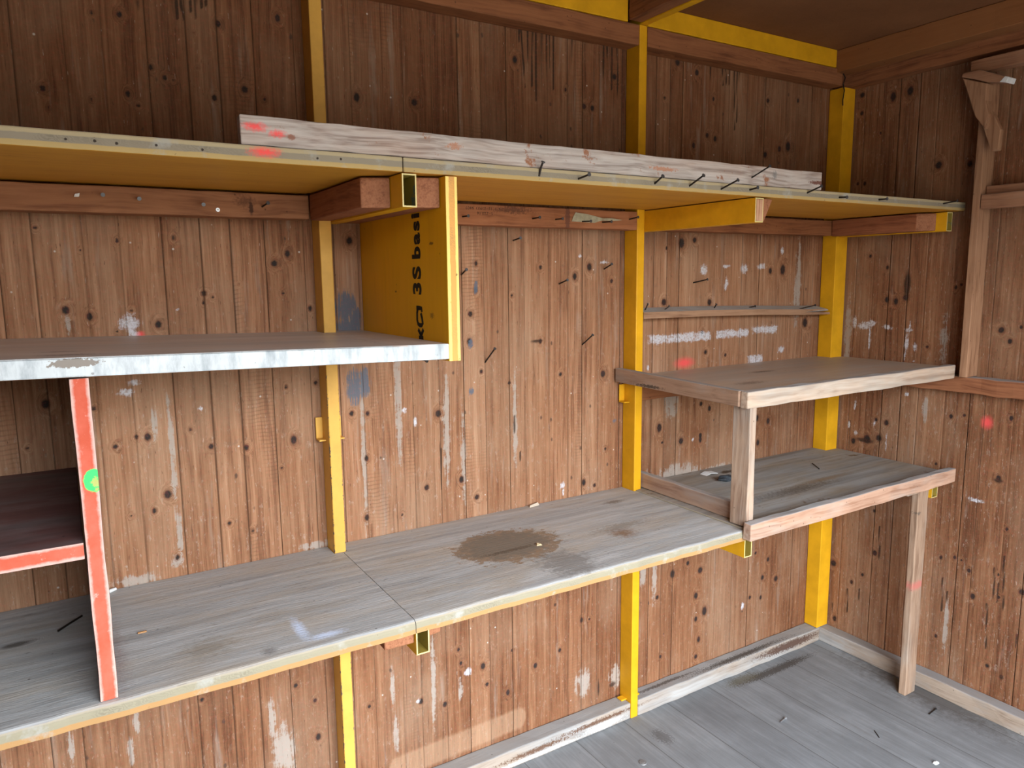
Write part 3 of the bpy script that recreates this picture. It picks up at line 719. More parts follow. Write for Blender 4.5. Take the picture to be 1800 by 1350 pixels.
def post(x0, x1, label, mat, arms, tabs, foot):
    t = thing('steel_post', (x0, -0.064, 0.0), label, 'post')
    MB().box(x0, x1, -0.064, -0.001, foot, 2.319).build('upright', mat, t, bevel=0.0025)
    for ax0, ax1, y0, z0, z1 in arms:
        o = tube_arm(ax0, ax1, y0, -0.004, z0, z1).build('bracket_arm', [M['steel'], M['steel_in'], M['cut_steel']], t)
        line_tube(o, ax0, ax1, z0, z1)
    for kind, tx0, tx1, z in tabs:
        if kind == 'angle':
            tab_mesh(tx0, tx1, z).build('rail_tab', mat, t, bevel=0.001)
        else:
            MB().box(tx0, tx1, -0.040, -0.015, z, z + 0.005).build('foot_tab', mat, t, bevel=0.001)
    return t


p1 = post(0.563, 0.594, 'chipped yellow steel post, left one of three, passing through the bench joint', M['steel_worn'],
          [(0.596, 0.627, -0.512, 1.692, 1.757), (0.597, 0.628, -0.508, 0.736, 0.801)],
          [('angle', 0.545, 0.563, 1.135), ('angle', 0.594, 0.613, 1.135)], 0.0)
p2 = post(1.596, 1.627, 'yellow steel post in the middle of the plank wall, at the end of the bench', M['steel_post'],
          [(1.628, 1.660, -0.507, 1.692, 1.757), (1.630, 1.661, -0.510, 0.736, 0.801)],
          [('angle', 1.574, 1.596, 1.135), ('foot', 1.572, 1.596, 0.061), ('foot', 1.627, 1.655, 0.061)], 0.0)
M['plug'] = wood('splintered_plug_wood', (0.58, 0.36, 0.22), (0.28, 0.11, 0.06), 'z', knots=0.0, fibre=90.0, ring=60.0, bump=0.8, contrast=1.5)
tag(MB().box(1.6315, 1.6565, -0.509, -0.44, 1.6955, 1.7535).build('tube_plug', M['plug'], p2, bevel=0.002), 'splintered raw wood plugging the end of the upper arm')
p3 = post(2.620, 2.690, 'yellow steel post in the corner of the two plank walls', M['steel'],
          [(2.636, 2.669, -0.476, 1.692, 1.757), (2.648, 2.684, -0.486, 0.736, 0.801)], [], 0.062)
for ob in p3.children:
    if ob.name.startswith('upright'):
        for v in ob.data.vertices:
            if v.co.z > 2.2:
                v.co.z = 2.256


def board(name, box, mat, label, cat, group=None, bevel=0.0025, jit=0.0008, ends=None, seed=1):
    o = MB().beam(*box, jit=jit, ends=ends, seed=seed).build(name, mat, None, bevel=bevel, loc=(box[0], box[2], box[4]))
    return tag(o, label, cat, group)


def steel_box(name, box, label, cat):
    o = MB().box(*box).build(name, M['steel'], None, bevel=0.002, loc=(box[0], box[2], box[4]))
    return tag(o, label, cat)


steel_box('steel_beam', (XL, 1.549, -0.064, -0.004, 2.319, 2.382), 'yellow steel beam under the ceiling, left of the middle post', 'beam')
steel_box('steel_beam', (1.629, 2.566, -0.064, -0.004, 2.319, 2.382), 'yellow steel beam under the ceiling between middle post and corner', 'beam')
steel_box('steel_joist', (1.601, 1.628, FRONT + 0.01, -0.004, 2.321, 2.382), 'narrow yellow steel joist under the ceiling beside the brown timber joist', 'joist')
board('ceiling_joist', (1.550, 1.600, FRONT + 0.01, -0.066, 2.324, 2.382), M['rail_y'], 'dark brown timber joist crossing the ceiling above the middle post', 'joist')
board('wall_rail', (XL, 1.595, -0.064, -0.002, 2.258, 2.317), M['rail'], 'dark brown rail under the yellow ceiling beam, left of the middle post', 'rail')
board('wall_rail', (1.629, 2.610, -0.064, -0.002, 2.258, 2.317), M['rail'], 'dark brown rail under the yellow ceiling beam, between middle post and corner', 'rail')
board('ceiling_beam', (2.570, 2.640, FRONT + 0.01, -0.004, 2.302, 2.382), wood('smooth_ceiling_beam', (0.30, 0.125, 0.045), (0.21, 0.078, 0.026), 'y', knots=0.1, contrast=0.5, fibre=90.0), 'red-brown timber beam along the ceiling edge over the right wall', 'beam')
board('wall_rail', (2.642, 2.696, FRONT + 0.01, -0.004, 2.256, 2.318), M['rail_y'], 'dark rail along the top of the right plank wall, under the ceiling beam', 'rail')
board('wall_rail', (2.650, 2.697, FRONT + 0.01, -0.066, 1.135, 1.192), wood('dusty_red_brown_rail', (0.34, 0.14, 0.065), (0.16, 0.055, 0.025), 'y', dust=(0.36, 0.38, 0.39), dust_amt=0.9, knots=0.1, fibre=120.0),
      'red-brown rail with dusty top on the right wall, below the thin stud', 'rail', jit=0.002)
board('wall_rail', (1.629, 2.618, -0.046, -0.002, 1.135, 1.190), M['rail'], 'brown rail on the back wall under the upper corner shelf', 'rail')

# rails directly under the top shelf
lr = thing('wall_rail', (-0.3, -0.03, 1.698), 'brown rail with a screw head, under the top shelf left of the wooden blocks', 'rail')
MB().beam(XL, 0.540, -0.064, -0.002, 1.698, 1.755, seed=21).build('rail_board', wood('brown_rail_left', (0.36, 0.165, 0.08), (0.17, 0.065, 0.03), 'x', knots=0.25, fibre=130.0,
    marks=[((0.402, -0.064, 1.72), (0.006, 0.03, 0.020), (0.03, 0.012, 0.008), 0.5, 0.5, 0.85), ((0.39, -0.064, 1.735), (0.03, 0.03, 0.018), (0.10, 0.04, 0.02), 0.8, 0.6, 0.7)], org=(-0.3, -0.03, 1.698)), lr, bevel=0.003)
mr_ = thing('wall_rail', (1.1, -0.03, 1.697), 'brown rail with nails and pencil writing, under the top shelf by the yellow panel', 'rail')
MB().beam(0.718, 1.595, -0.064, -0.002, 1.697, 1.754, seed=22).build('rail_board', wood('brown_rail_middle', (0.40, 0.165, 0.075), (0.19, 0.07, 0.03), 'x', knots=0.25, fibre=130.0,
    marks=[((1.322, -0.064, 1.725), (0.010, 0.03, 0.05), (0.12, 0.05, 0.035), 0.3, 0.4, 0.75), ((1.13, -0.064, 1.742), (0.07, 0.03, 0.014), (0.07, 0.03, 0.02), 0.7, 0.8, 0.7)], org=(1.1, -0.03, 1.697)), mr_, bevel=0.003)
board('wall_rail', (1.704, 2.615, -0.064, -0.002, 1.698, 1.755), M['rail'], 'brown rail under the top shelf between middle post and corner', 'rail', bevel=0.003, seed=23)


def nail(p0, p1, parent=None, label=None, group=None, r=0.0021, bend=0.0):
    m = MB()
    a, b = Vector(p0), Vector(p1)
    d = (b - a).normalized()
    if bend:
        mid = a.lerp(b, 0.55) + Vector((0, 0, bend))
        m.tube([a - d * 0.003, mid, b], r, 8)
        d = (b - mid).normalized()
    else:
        m.cyl(a - d * 0.003, b, r, r, 8)
    m.cyl(b - d * 0.0006, b + d * 0.0012, r * 2.1, r * 2.1, 10, 1)
    o = m.build('nail', [M['nail'], M['nail_head']], parent, loc=p0)
    if label:
        tag(o, label, 'nail', group)
    return o


for p0, p1 in (((0.965, -0.064, 1.718), (0.967, -0.094, 1.718)), ((1.196, -0.064, 1.720), (1.197, -0.100, 1.721)), ((1.278, -0.064, 1.720), (1.279, -0.098, 1.720)),
               ((1.375, -0.064, 1.717), (1.377, -0.106, 1.715)), ((1.454, -0.064, 1.717), (1.456, -0.106, 1.716)), ((1.562, -0.064, 1.729), (1.564, -0.104, 1.733))):
    nail(p0, p1, mr_)
for p0, p1 in (((0.428, -0.064, 1.724), (0.432, -0.105, 1.729)), ((0.095, -0.064, 1.736), (0.095, -0.084, 1.734)), ((0.164, -0.064, 1.732), (0.164, -0.084, 1.729)), ((0.296, -0.064, 1.726), (0.294, -0.084, 1.722))):
    nail(p0, p1, lr)
sm = MB().cyl((0.327, -0.0625, 1.713), (0.327, -0.067, 1.713), 0.0055, 0.0045, 14).cyl((0.327, -0.0668, 1.713), (0.327, -0.0674, 1.713), 0.0017, 0.0017, 4, 1)
tag(sm.build('screw', [plain('zinc_screw', (0.62, 0.64, 0.66), 0.35, 0.5), M['black']], lr), 'bright zinc screw head')
MB().hexa([(0.042, -0.068, 1.729), (0.050, -0.068, 1.729), (0.052, -0.0635, 1.731), (0.044, -0.0635, 1.731), (0.044, -0.068, 1.735), (0.053, -0.068, 1.737), (0.053, -0.0635, 1.737), (0.046, -0.0635, 1.735)]).build('plaster_crumb', M['white_frag'], lr)

# pencil writing on the middle rail
GL = {'6': [[(0.8, 1), (0.2, 0.6), (0.1, 0.2), (0.5, 0), (0.8, 0.2), (0.7, 0.5), (0.2, 0.4)]], '0': [[(0.5, 1), (0.1, 0.6), (0.2, 0.05), (0.7, 0.05), (0.8, 0.6), (0.5, 1)]],
      'O': [[(0.4, 0.95), (0.1, 0.5), (0.4, 0.1), (0.8, 0.5), (0.4, 0.95)], [(0.1, 0.55), (0.8, 0.5)]], 'N': [[(0.1, 0), (0.15, 1), (0.8, 0.05), (0.9, 1)]],
      'C': [[(0.8, 0.95), (0.3, 0.8), (0.15, 0.3), (0.7, 0.0)]], '2': [[(0.1, 0.8), (0.5, 1), (0.7, 0.7), (0.1, 0.05), (0.8, 0.1)]], '-': [[(0.1, 0.45), (0.8, 0.5)]],
      '1': [[(0.3, 0.7), (0.6, 1), (0.45, 0)]], '/': [[(0.1, -0.1), (0.7, 1.1)]], '3': [[(0.1, 0.9), (0.7, 0.9), (0.3, 0.55), (0.75, 0.35), (0.1, 0.0)]],
      'X': [[(0.1, 0), (0.8, 1)], [(0.1, 1), (0.8, 0)]], '5': [[(0.8, 1), (0.2, 0.95), (0.2, 0.55), (0.7, 0.45), (0.6, 0.05), (0.1, 0.05)]], '%': [[(0.1, 0), (0.8, 1)], [(0.2, 1), (0.1, 0.75), (0.35, 0.7), (0.2, 1)], [(0.6, 0.3), (0.85, 0.25), (0.7, 0)]]}


def pencil(text, x, z, h, w, y, parent):
    m = MB()
    for ch in text:
        for st in GL.get(ch, []):
            pts = [(x + px * w * 0.85, y, z + pz * h) for px, pz in st]
            m.tube(pts, 0.00042, 4)
        x += w
    return m.build('pencil_writing', M['pencil'], parent)


pencil('60ON C06C2-11 1-3', 0.975, 1.7385, 0.0080, 0.0066, -0.0645, mr_)
pencil('N/0%2-5', 1.012, 1.7255, 0.0078, 0.0074, -0.0645, mr_)

# torn scrap of paper behind two nails of the middle rail
pm = MB().prism([(1.335, 1.716), (1.422, 1.714), (1.450, 1.7215), (1.512, 1.723), (1.532, 1.7255), (1.490, 1.730), (1.455, 1.7285), (1.40, 1.7385), (1.350, 1.743), (1.343, 1.733)], 'y', -0.0660, -0.0648)
tag(pm.build('paper_scrap', plain('grey_green_card', (0.40, 0.38, 0.27), 0.85, 0.0, 0.2, 80.0), None, loc=(1.335, -0.066, 1.714)), 'torn pale card scrap held by nails on the brown rail', 'paper')


# wooden blocks beside the steel arms
def block(name, poly, z0, z1, mat, label):
    o = MB().prism(poly, 'z', z0, z1).build(name, mat, None, bevel=0.003, loc=(poly[0][0], poly[0][1], z0))
    by_normal(o, {('y', -1): 1})
    return tag(o, label, 'wood block')


bm = [M['stain_y'], M['end']]
block('wood_block', [(0.541, -0.066), (0.541, -0.425), (0.595, -0.452), (0.595, -0.066)], 1.695, 1.756, bm, 'brown wooden block left of the open tube end under the top shelf')
block('wood_block', [(0.628, -0.004), (0.628, -0.472), (0.688, -0.492), (0.688, -0.004)], 1.695, 1.756, bm, 'brown wooden block wedged between open tube end and yellow upright panel')
wbk = MB().prism([(1.661, 1.693), (1.668, 1.693), (1.702, 1.756), (1.661, 1.756)], 'y', -0.503, -0.066).build('wood_block', bm, None, bevel=0.002, loc=(1.661, -0.066, 1.693))
by_normal(wbk, {('y', -1): 1})
tag(wbk, 'tapered brown wooden block at the plugged yellow arm of the middle post', 'wood block')
block('wood_block', [(2.582, -0.066), (2.582, -0.400), (2.635, -0.440), (2.635, -0.066)], 1.695, 1.756, bm, 'brown wooden block left of the open tube end in the corner, under the top shelf')
block('wood_block', [(0.528, -0.066), (0.528, -0.498), (0.596, -0.500), (0.596, -0.066)], 0.762, 0.802, bm, 'reddish wooden block under the bench, left of the open tube end')
block('wood_block', [(0.629, -0.004), (0.629, -0.500), (0.662, -0.496), (0.662, -0.004)], 0.768, 0.802, bm, 'reddish wooden block under the bench, right of the open tube end')

# ------------------------------------------------------------------ top shelf of two panels, and the plank on it
def edge_layers(name, z0, th, axis=2, cols=((0.43, 0.31, 0.13), (0.26, 0.225, 0.165), (0.40, 0.33, 0.20)), cuts=(0.32, 0.72), marks=(), org=(0, 0, 0), wear_and_tone=(0.36, 0.36, 0.33), wear_amt=0.35):
    t = NT(name)
    P = t.add('ShaderNodeTexCoord').outputs['Object']
    s = t.add('ShaderNodeSeparateXYZ', None, Vector=P).outputs
    n = t.noise(t.vmath('MULTIPLY', P, (0.5, 1, 1)), 40.0, 4.0, 0.65)
    h = t.math('DIVIDE', t.math('SUBTRACT', s[axis], z0), th)
    h = t.math('ADD', h, t.math('MULTIPLY', t.math('SUBTRACT', n, 0.5), 0.16))
    col = t.mix(t.rng(h, cuts[0] - 0.03, cuts[0] + 0.03), cols[0], cols[1])
    col = t.mix(t.rng(h, cuts[1] - 0.03, cuts[1] + 0.03), col, cols[2])
    # end grain arcs of the middle layer
    w = t.add('ShaderNodeTexWave', None, Vector=t.vmath('MULTIPLY', P, (1, 1, 1.6)), Scale=70.0, Distortion=14.0, Detail=2.0)
    w.wave_type = 'BANDS'
    w.bands_direction = 'DIAGONAL'
    wm = t.math('MULTIPLY', w.outputs[0], t.rng(t.noise(P, 9.0, 2.0, 0.5), 0.45, 0.65, 0.0, 0.45))
    col = t.mix(t.math('MULTIPLY', t.math('MULTIPLY', t.rng(h, cuts[0], cuts[0] + 0.05), t.rng(h, cuts[1], cuts[1] - 0.05)), wm), col, (0.14, 0.12, 0.09))
    col = t.mix(t.rng(t.noise(P, 16.0, 5.0, 0.7), 0.66 - wear_amt * 0.3, 0.8 - wear_amt * 0.3, 0.0, 0.7), col, wear_and_tone)
    col = t.mix(t.rng(t.noise(P, 70.0, 3.0, 0.6), 0.70, 0.74, 0.0, 0.8), col, (0.12, 0.07, 0.04))
    col = t.marks(col, P, marks, org)
    return t.done(col, n, 0.4, 0.002, 0.8)


M['varnish'] = wood('yellow_varnished_underside', (0.56, 0.27, 0.030), (0.38, 0.16, 0.014), 'x', knots=0.15, fibre=90.0, ring=25.0, bump=0.1, rough=0.5, contrast=0.6)
M['dusty'] = wood('dusty_panel_top', (0.34, 0.29, 0.23), (0.2, 0.16, 0.12), 'x', grey=(0.38, 0.38, 0.37), grey_amt=0.8)


def panel(name, outline, z0, z1, mats, label, cat, bevel=0.0025, loc=None, jag=0.0, parent=None):
    """outline in plan with notches; materials: top, front edge, underside"""
    m = MB().prism(outline, 'z', z0, z1)
    o = m.build(name, mats, parent, bevel=bevel, loc=loc or (outline[0][0], outline[0][1], z0))
    by_normal(o, {('z', 1): 0, ('y', -1): 1, ('x', 1): 1, ('x', -1): 1, ('z', -1): 2})
    return tag(o, label, cat) if parent is None else o


def ragged(x0, x1, y, amp, step=0.04, seed=1):
    rs = random.Random(seed)
    n = int((x1 - x0) / step)
    return [(x0 + (x1 - x0) * i / n, y + (rs.uniform(-amp, amp) if 0 < i < n else 0)) for i in range(n + 1)]


TS0, TS1 = 1.760, 1.789
eTop = edge_layers('three_layer_edge_top_shelf_left', 0.0, 0.029, marks=[((0.028, -0.507, 1.7750), (0.0028, 0.05, 0.0028), (0.03, 0.02, 0.015), 0.4, 0.3, 0.95), ((0.068, -0.507, 1.7755), (0.0028, 0.05, 0.0028), (0.03, 0.02, 0.015), 0.4, 0.3, 0.95), ((0.099, -0.507, 1.7740), (0.0028, 0.05, 0.0028), (0.03, 0.02, 0.015), 0.4, 0.3, 0.95), ((0.158, -0.507, 1.7760), (0.0028, 0.05, 0.0028), (0.03, 0.02, 0.015), 0.4, 0.3, 0.95), ((0.230, -0.507, 1.7740), (0.0028, 0.05, 0.0028), (0.03, 0.02, 0.015), 0.4, 0.3, 0.95), ((0.430, -0.507, 1.7740), (0.0028, 0.05, 0.0028), (0.03, 0.02, 0.015), 0.4, 0.3, 0.95), ((0.475, -0.507, 1.7760), (0.0028, 0.05, 0.0028), (0.03, 0.02, 0.015), 0.4, 0.3, 0.95), ((0.335, -0.507, 1.778), (0.036, 0.05, 0.012), (0.85, 0.09, 0.08), 0.8, 0.35, 0.95)], org=(XL, -0.507, TS0))
panel('top_shelf', ragged(XL, 0.601, -0.507, 0.0012, seed=5) + [(0.601, -0.066), (0.540, -0.066), (0.540, -0.004), (XL, -0.004)], TS0, TS1, [M['dusty'], eTop, M['varnish']],
      'yellow three-layer top shelf with red spray on its edge, left of the joint', 'shelf')
ts2 = thing('top_shelf', (0.6025, -0.507, TS0), 'yellow three-layer top shelf with nails in its edge, right of the joint', 'shelf')
eTop2 = edge_layers('three_layer_edge_top_shelf_right', 0.0, 0.029)
panel('panel', ragged(0.6025, 2.688, -0.507, 0.0012, seed=6) + [(2.688, -0.066), (0.6025, -0.066)], TS0, TS1, [M['dusty'], eTop2, M['varnish']], None, None, parent=ts2)
for p0, p1 in (((1.033, -0.507, 1.772), (1.034, -0.546, 1.777)), ((1.265, -0.507, 1.774), (1.263, -0.537, 1.788)), ((1.382, -0.507, 1.775), (1.383, -0.553, 1.795)),
               ((1.496, -0.507, 1.773), (1.500, -0.558, 1.790)), ((1.603, -0.507, 1.776), (1.602, -0.535, 1.779)), ((1.843, -0.507, 1.780), (1.845, -0.551, 1.794)),
               ((1.989, -0.507, 1.774), (1.987, -0.534, 1.772)), ((2.187, -0.507, 1.776), (2.184, -0.535, 1.776)), ((2.548, -0.507, 1.779), (2.552, -0.550, 1.784))):
    nail(p0, p1, ts2, r=0.0023)
nail((0.926, -0.507, 1.774), (0.928, -0.519, 1.800), ts2, r=0.0023, bend=0.004)

pk = thing('plank', (1.1, -0.488, TS1), 'long greyed plank with red spray, lying on edge along the top shelf', 'plank')
pkm = wood('weathered_grey_plank', (0.50, 0.405, 0.35), (0.27, 0.19, 0.155), 'x', grey=(0.52, 0.48, 0.45), grey_amt=0.70, knots=0.1, fibre=150.0, ring=150.0, bump=0.7, contrast=1.3, blot=((0.30, 0.14, 0.08), 0.39, 20.0),
           marks=[((0.322, -0.5, 1.822), (0.028, 0.05, 0.010), (0.90, 0.10, 0.10), 0.8, 0.4, 0.95), ((0.360, -0.5, 1.813), (0.022, 0.05, 0.009), (0.88, 0.10, 0.10), 0.8, 0.5, 0.9),
                  ((0.385, -0.5, 1.809), (0.009, 0.05, 0.006), (0.26, 0.10, 0.06), 0.4, 0.4, 0.8), ((1.895, -0.5, 1.811), (0.045, 0.05, 0.006), (0.14, 0.045, 0.03), 0.4, 0.5, 0.9),
                  ((1.30, -0.5, 1.812), (0.05, 0.05, 0.006), (0.45, 0.20, 0.11), 0.4, 0.6, 0.8), ((1.71, -0.5, 1.822), (0.012, 0.05, 0.015), (0.16, 0.17, 0.17), 0.7, 0.6, 0.7),
                  ((0.72, -0.5, 1.82), (0.02, 0.05, 0.008), (0.45, 0.20, 0.11), 0.5, 0.8, 0.8)], org=(1.1, -0.488, TS1))
MB().beam(0.296, 1.914, -0.500, -0.476, TS1 + 0.0015, 1.841, 0.0012, 0.045, seed=31).build('plank_board', pkm, pk, bevel=0.002)
nail((1.619, -0.500, 1.810), (1.622, -0.556, 1.833), pk, r=0.002)

# ------------------------------------------------------------------ bench of two panels
def bench_marks(org):
    brown, rim, inner = (0.135, 0.105, 0.075), (0.25, 0.155, 0.08), (0.185, 0.158, 0.125)
    return [((0.975, -0.265, 0.832), (0.158, 0.118, 0.2), rim, 0.10, 0.42, 0.80), ((0.975, -0.258, 0.832), (0.150, 0.108, 0.2), inner, 0.35, 0.42, 0.85),
            ((1.04, -0.45, 0.832), (0.085, 0.10, 0.2), (0.19, 0.18, 0.165), 0.5, 0.6, 0.7), ((1.30, -0.36, 0.832), (0.055, 0.05, 0.2), (0.20, 0.11, 0.055), 0.8, 0.5, 0.8),
            ((1.33, -0.31, 0.832), (0.14, 0.03, 0.2), (0.22, 0.19, 0.15), 0.7, 0.6, 0.6), ((1.46, -0.12, 0.832), (0.045, 0.02, 0.2), (0.17, 0.14, 0.11), 0.6, 0.6, 0.7),
            ((0.97, -0.30, 0.832), (0.12, 0.012, 0.2), (0.10, 0.072, 0.05), 0.6, 0.8, 0.7)]


BZ0, BZ1 = 0.803, 0.832
bcol = dict(light=(0.48, 0.435, 0.375), dark=(0.33, 0.29, 0.245), axis='x', grey=(0.485, 0.505, 0.515), grey_amt=0.85, knots=0.10, fibre=200.0, ring=45.0, bump=0.5, contrast=0.7, specks=True)
bt1 = wood('weathered_bench_top_left', marks=[((0.366, -0.44, 0.832), (0.016, 0.068, 0.2), (0.62, 0.72, 0.90), 0.8, 0.35, 0.95), ((0.405, -0.495, 0.832), (0.048, 0.017, 0.2), (0.62, 0.72, 0.90), 0.8, 0.35, 0.95),
                                              ((0.19, -0.42, 0.832), (0.07, 0.06, 0.2), (0.22, 0.185, 0.13), 0.9, 0.6, 0.5), ((0.29, -0.50, 0.832), (0.02, 0.02, 0.2), (0.13, 0.12, 0.11), 0.8, 0.4, 0.6),
                                              ((0.03, -0.35, 0.832), (0.03, 0.2, 0.2), (0.26, 0.19, 0.18), 0.9, 0.5, 0.6)], org=(XL, -0.537, BZ0), **bcol)
bt2 = wood('weathered_bench_top_right', marks=bench_marks(0), org=(0.5855, -0.537, BZ0), **bcol)
ecols = dict(cols=((0.38, 0.22, 0.09), (0.27, 0.245, 0.17), (0.34, 0.30, 0.225)), cuts=(0.36, 0.80))
eb1 = edge_layers('three_layer_edge_bench_left', 0.0, 0.029, **ecols)
eb2 = edge_layers('three_layer_edge_bench_right', 0.0, 0.029, **ecols)


def bench(x0, x1, notch, mats, label, seed):
    out = ragged(x0, x1, -0.537, 0.002, 0.03, seed)
    out += notch
    m = MB().prism(out, 'z', BZ0, BZ1)
    o = m.build('bench_panel', mats, None, bevel=0.0, loc=(x0, -0.537, BZ0))
    by_normal(o, {('z', 1): 0, ('y', -1): 1, ('x', 1): 1, ('z', -1): 2})
    # the front top edge is worn round
    b = o.modifiers.new('worn_edge', 'BEVEL')
    b.width, b.segments, b.limit_method = 0.011, 4, 'WEIGHT'
    at = o.data.attributes.new('bevel_weight_edge', 'FLOAT', 'EDGE')
    for e in o.data.edges:
        a, c = (o.data.vertices[i].co for i in e.vertices)
        if min(a.z, c.z) > 0.02 and max(a.y, c.y) < 0.004 and abs(a.x - c.x) > 0.005:
            at.data[e.index].value = 1.0
    return tag(o, label, 'workbench')


bench(XL, 0.584, [(0.584, -0.066), (0.561, -0.066), (0.561, -0.003), (XL, -0.003)], [bt1, eb1, M['varnish']], 'weathered grey bench panel with pale blue chalk mark, left of the joint', 41)
bench(0.5855, 1.602, [(1.602, -0.066), (1.594, -0.066), (1.594, -0.003), (0.596, -0.003), (0.596, -0.066), (0.5855, -0.066)], [bt2, eb2, M['varnish']], 'weathered grey bench panel with a wet brown stain, right of the joint', 42)

# ------------------------------------------------------------------ white-edged shelf, yellow panel, red pigeonhole boards
wsb = (XL, -0.52, 1.380)
w_edge = painted('worn_white_paint_edge', (0.56, 0.61, 0.63), chip=(0.30, 0.31, 0.31), chip_amt=0.14, chip_scale=60.0, smear=((0.30, 0.34, 0.37), 0.16), rough=0.6,
                 marks=[((0.01, -0.52, 1.421), (0.04, 0.05, 0.008), (0.22, 0.19, 0.16), 0.15, 0.5, 0.95), ((-0.02, -0.52, 1.397), (0.05, 0.05, 0.003), (0.35, 0.36, 0.36), 0.4, 0.8, 0.8)], org=wsb)
w_top = wood('dusty_brown_film_shelf', (0.56, 0.485, 0.44), (0.43, 0.36, 0.325), 'x', grey=(0.58, 0.56, 0.55), grey_amt=0.7, knots=0.0, fibre=60.0, ring=12.0, bump=0.08, rough=0.42, contrast=0.6,
             marks=[((0.0, -0.47, 1.42), (0.05, 0.012, 0.1), (0.09, 0.07, 0.06), 0.5, 0.7, 0.7), ((-0.01, -0.40, 1.42), (0.04, 0.012, 0.1), (0.13, 0.11, 0.10), 0.6, 0.7, 0.6)], org=wsb)
out = ragged(XL, 0.688, 0.0, 0.001, 0.05, 9)
m = MB()
zt = lambda x: 1.4155 - 0.0235 * (x - 0.65)
for xa, xb, ya in ((XL, 0.5615, -0.003), (0.5615, 0.5955, -0.066), (0.5955, 0.688, -0.003)):
    m.hexa([(xa, -0.52, zt(xa) - 0.0335), (xb, -0.52, zt(xb) - 0.0335), (xb, ya, zt(xb) - 0.0335), (xa, ya, zt(xa) - 0.0335),
            (xa, -0.52, zt(xa)), (xb, -0.52, zt(xb)), (xb, ya, zt(xb)), (xa, ya, zt(xa))])
ws = m.build('shelf', [w_top, w_edge, M['shell']], None, loc=wsb)
by_normal(ws, {('z', 1): 0, ('y', -1): 1, ('z', -1): 2, ('x', 1): 1})
bmw = bmesh.new()
bmw.from_mesh(ws.data)
bmesh.ops.remove_doubles(bmw, verts=bmw.verts, dist=1e-5)
inner = [f for f in bmw.faces if abs(f.normal.x) > 0.9 and -1e-3 < 0 and (abs(f.calc_center_median().x + XL - 0.5615) < 1e-3 or abs(f.calc_center_median().x + XL - 0.5955) < 1e-3) and f.calc_center_median().y < 0.4]
bmw.to_mesh(ws.data)
bmw.free()
bv = ws.modifiers.new('edges', 'BEVEL')
bv.width, bv.segments, bv.limit_method, bv.angle_limit = 0.003, 2, 'ANGLE', math.radians(60)
tag(ws, 'brown shelf with a flaking white painted front edge, left of the yellow upright panel', 'shelf')
nail((0.655, -0.40, 1.377), (0.672, -0.44, 1.372), None, 'nail sticking out under the right end of the white-edged shelf')

yp = thing('hanging_partition', (0.69, -0.515, 1.376), 'bright yellow upright panel with black printing, hanging from the top shelf', 'panel')
yface = wood('yellow_varnished_panel', (0.86, 0.45, 0.008), (0.68, 0.33, 0.006), 'z', knots=0.45, fibre=60.0, ring=10.0, bump=0.08, rough=0.45, contrast=0.55,
             marks=[((0.69, -0.44, 1.625), (0.1, 0.012, 0.004), (0.12, 0.05, 0.01), 0.5, 0.6, 0.8), ((0.69, -0.435, 1.47), (0.1, 0.012, 0.010), (0.20, 0.09, 0.015), 0.7, 0.7, 0.7), ((0.69, -0.235, 1.52), (0.1, 0.006, 0.003), (0.10, 0.05, 0.01), 0.4, 0.5, 0.8)], org=(0.69, -0.515, 1.376))
yedge = edge_layers('bright_three_layer_edge', 0.0, 0.027, axis=0, cols=((0.86, 0.66, 0.20), (0.72, 0.36, 0.10), (0.88, 0.68, 0.20)), cuts=(0.27, 0.76), wear_and_tone=(0.76, 0.46, 0.14), wear_amt=0.1)
o = MB().beam(0.690, 0.717, -0.515, -0.003, 1.376, 1.757, 0.0004).build('panel', [yface, yedge], yp, bevel=0.0015)
by_normal(o, {('y', -1): 1})


def text_mesh(body, size, place, mat, parent, name='lettering', off=0.02, sx=1.0):
    cu = bpy.data.curves.new('t', 'FONT')
    cu.body = body
    cu.size = size
    cu.extrude = 0.0
    cu.offset = off * size
    cu.space_character = 1.22
    ob = bpy.data.objects.new('t', cu)
    COL.objects.link(ob)
    bpy.context.view_layer.update()
    me = bpy.data.meshes.new_from_object(ob.evaluated_get(bpy.context.evaluated_depsgraph_get()))
    bpy.data.objects.remove(ob)
    m = MB()
    vs = [v.co.copy() for v in me.vertices]
    m.v = [place(v.x * sx, v.y) for v in vs]
    for p in me.polygons:
        m.face(list(p.vertices))
    bpy.data.meshes.remove(me)
    return m.build(name, mat, parent), (max(v.x for v in vs) - min(v.x for v in vs)) * sx


def on_panel(u, v):
    """u runs up the panel, v towards the wall"""
    return (0.6894, -0.3815 + v, 1.5135 + u)


for body, u0, want in (('3S', 0.0, 0.063), ('basi', 0.080, 0.100)):
    probe, wid = text_mesh(body, 0.0600, on_panel, M['black'], yp, off=0.046)
    me_old = probe.data
    bpy.data.objects.remove(probe)
    bpy.data.meshes.remove(me_old)
    text_mesh(body, 0.0600, lambda u, v, u0=u0, k=want / wid: on_panel(u0 + u * k, v), M['black'], yp, off=0.046)


def ribbon(paths, w, place):
    m = MB()
    for pts in paths:
        n = len(pts)
        L, R_ = [], []
        for i, p in enumerate(pts):
            a, b = pts[max(0, i - 1)], pts[min(n - 1, i + 1)]
            d = Vector((b[0] - a[0], b[1] - a[1])).normalized()
            nx, ny = -d.y * w / 2, d.x * w / 2
            L.append(place(p[0] + nx, p[1] + ny))
            R_.append(place(p[0] - nx, p[1] - ny))
        k = len(m.v)
        m.v += L + R_
        for i in range(n - 1):
            m.face([k + i, k + n + i, k + n + i + 1, k + i + 1])
    return m


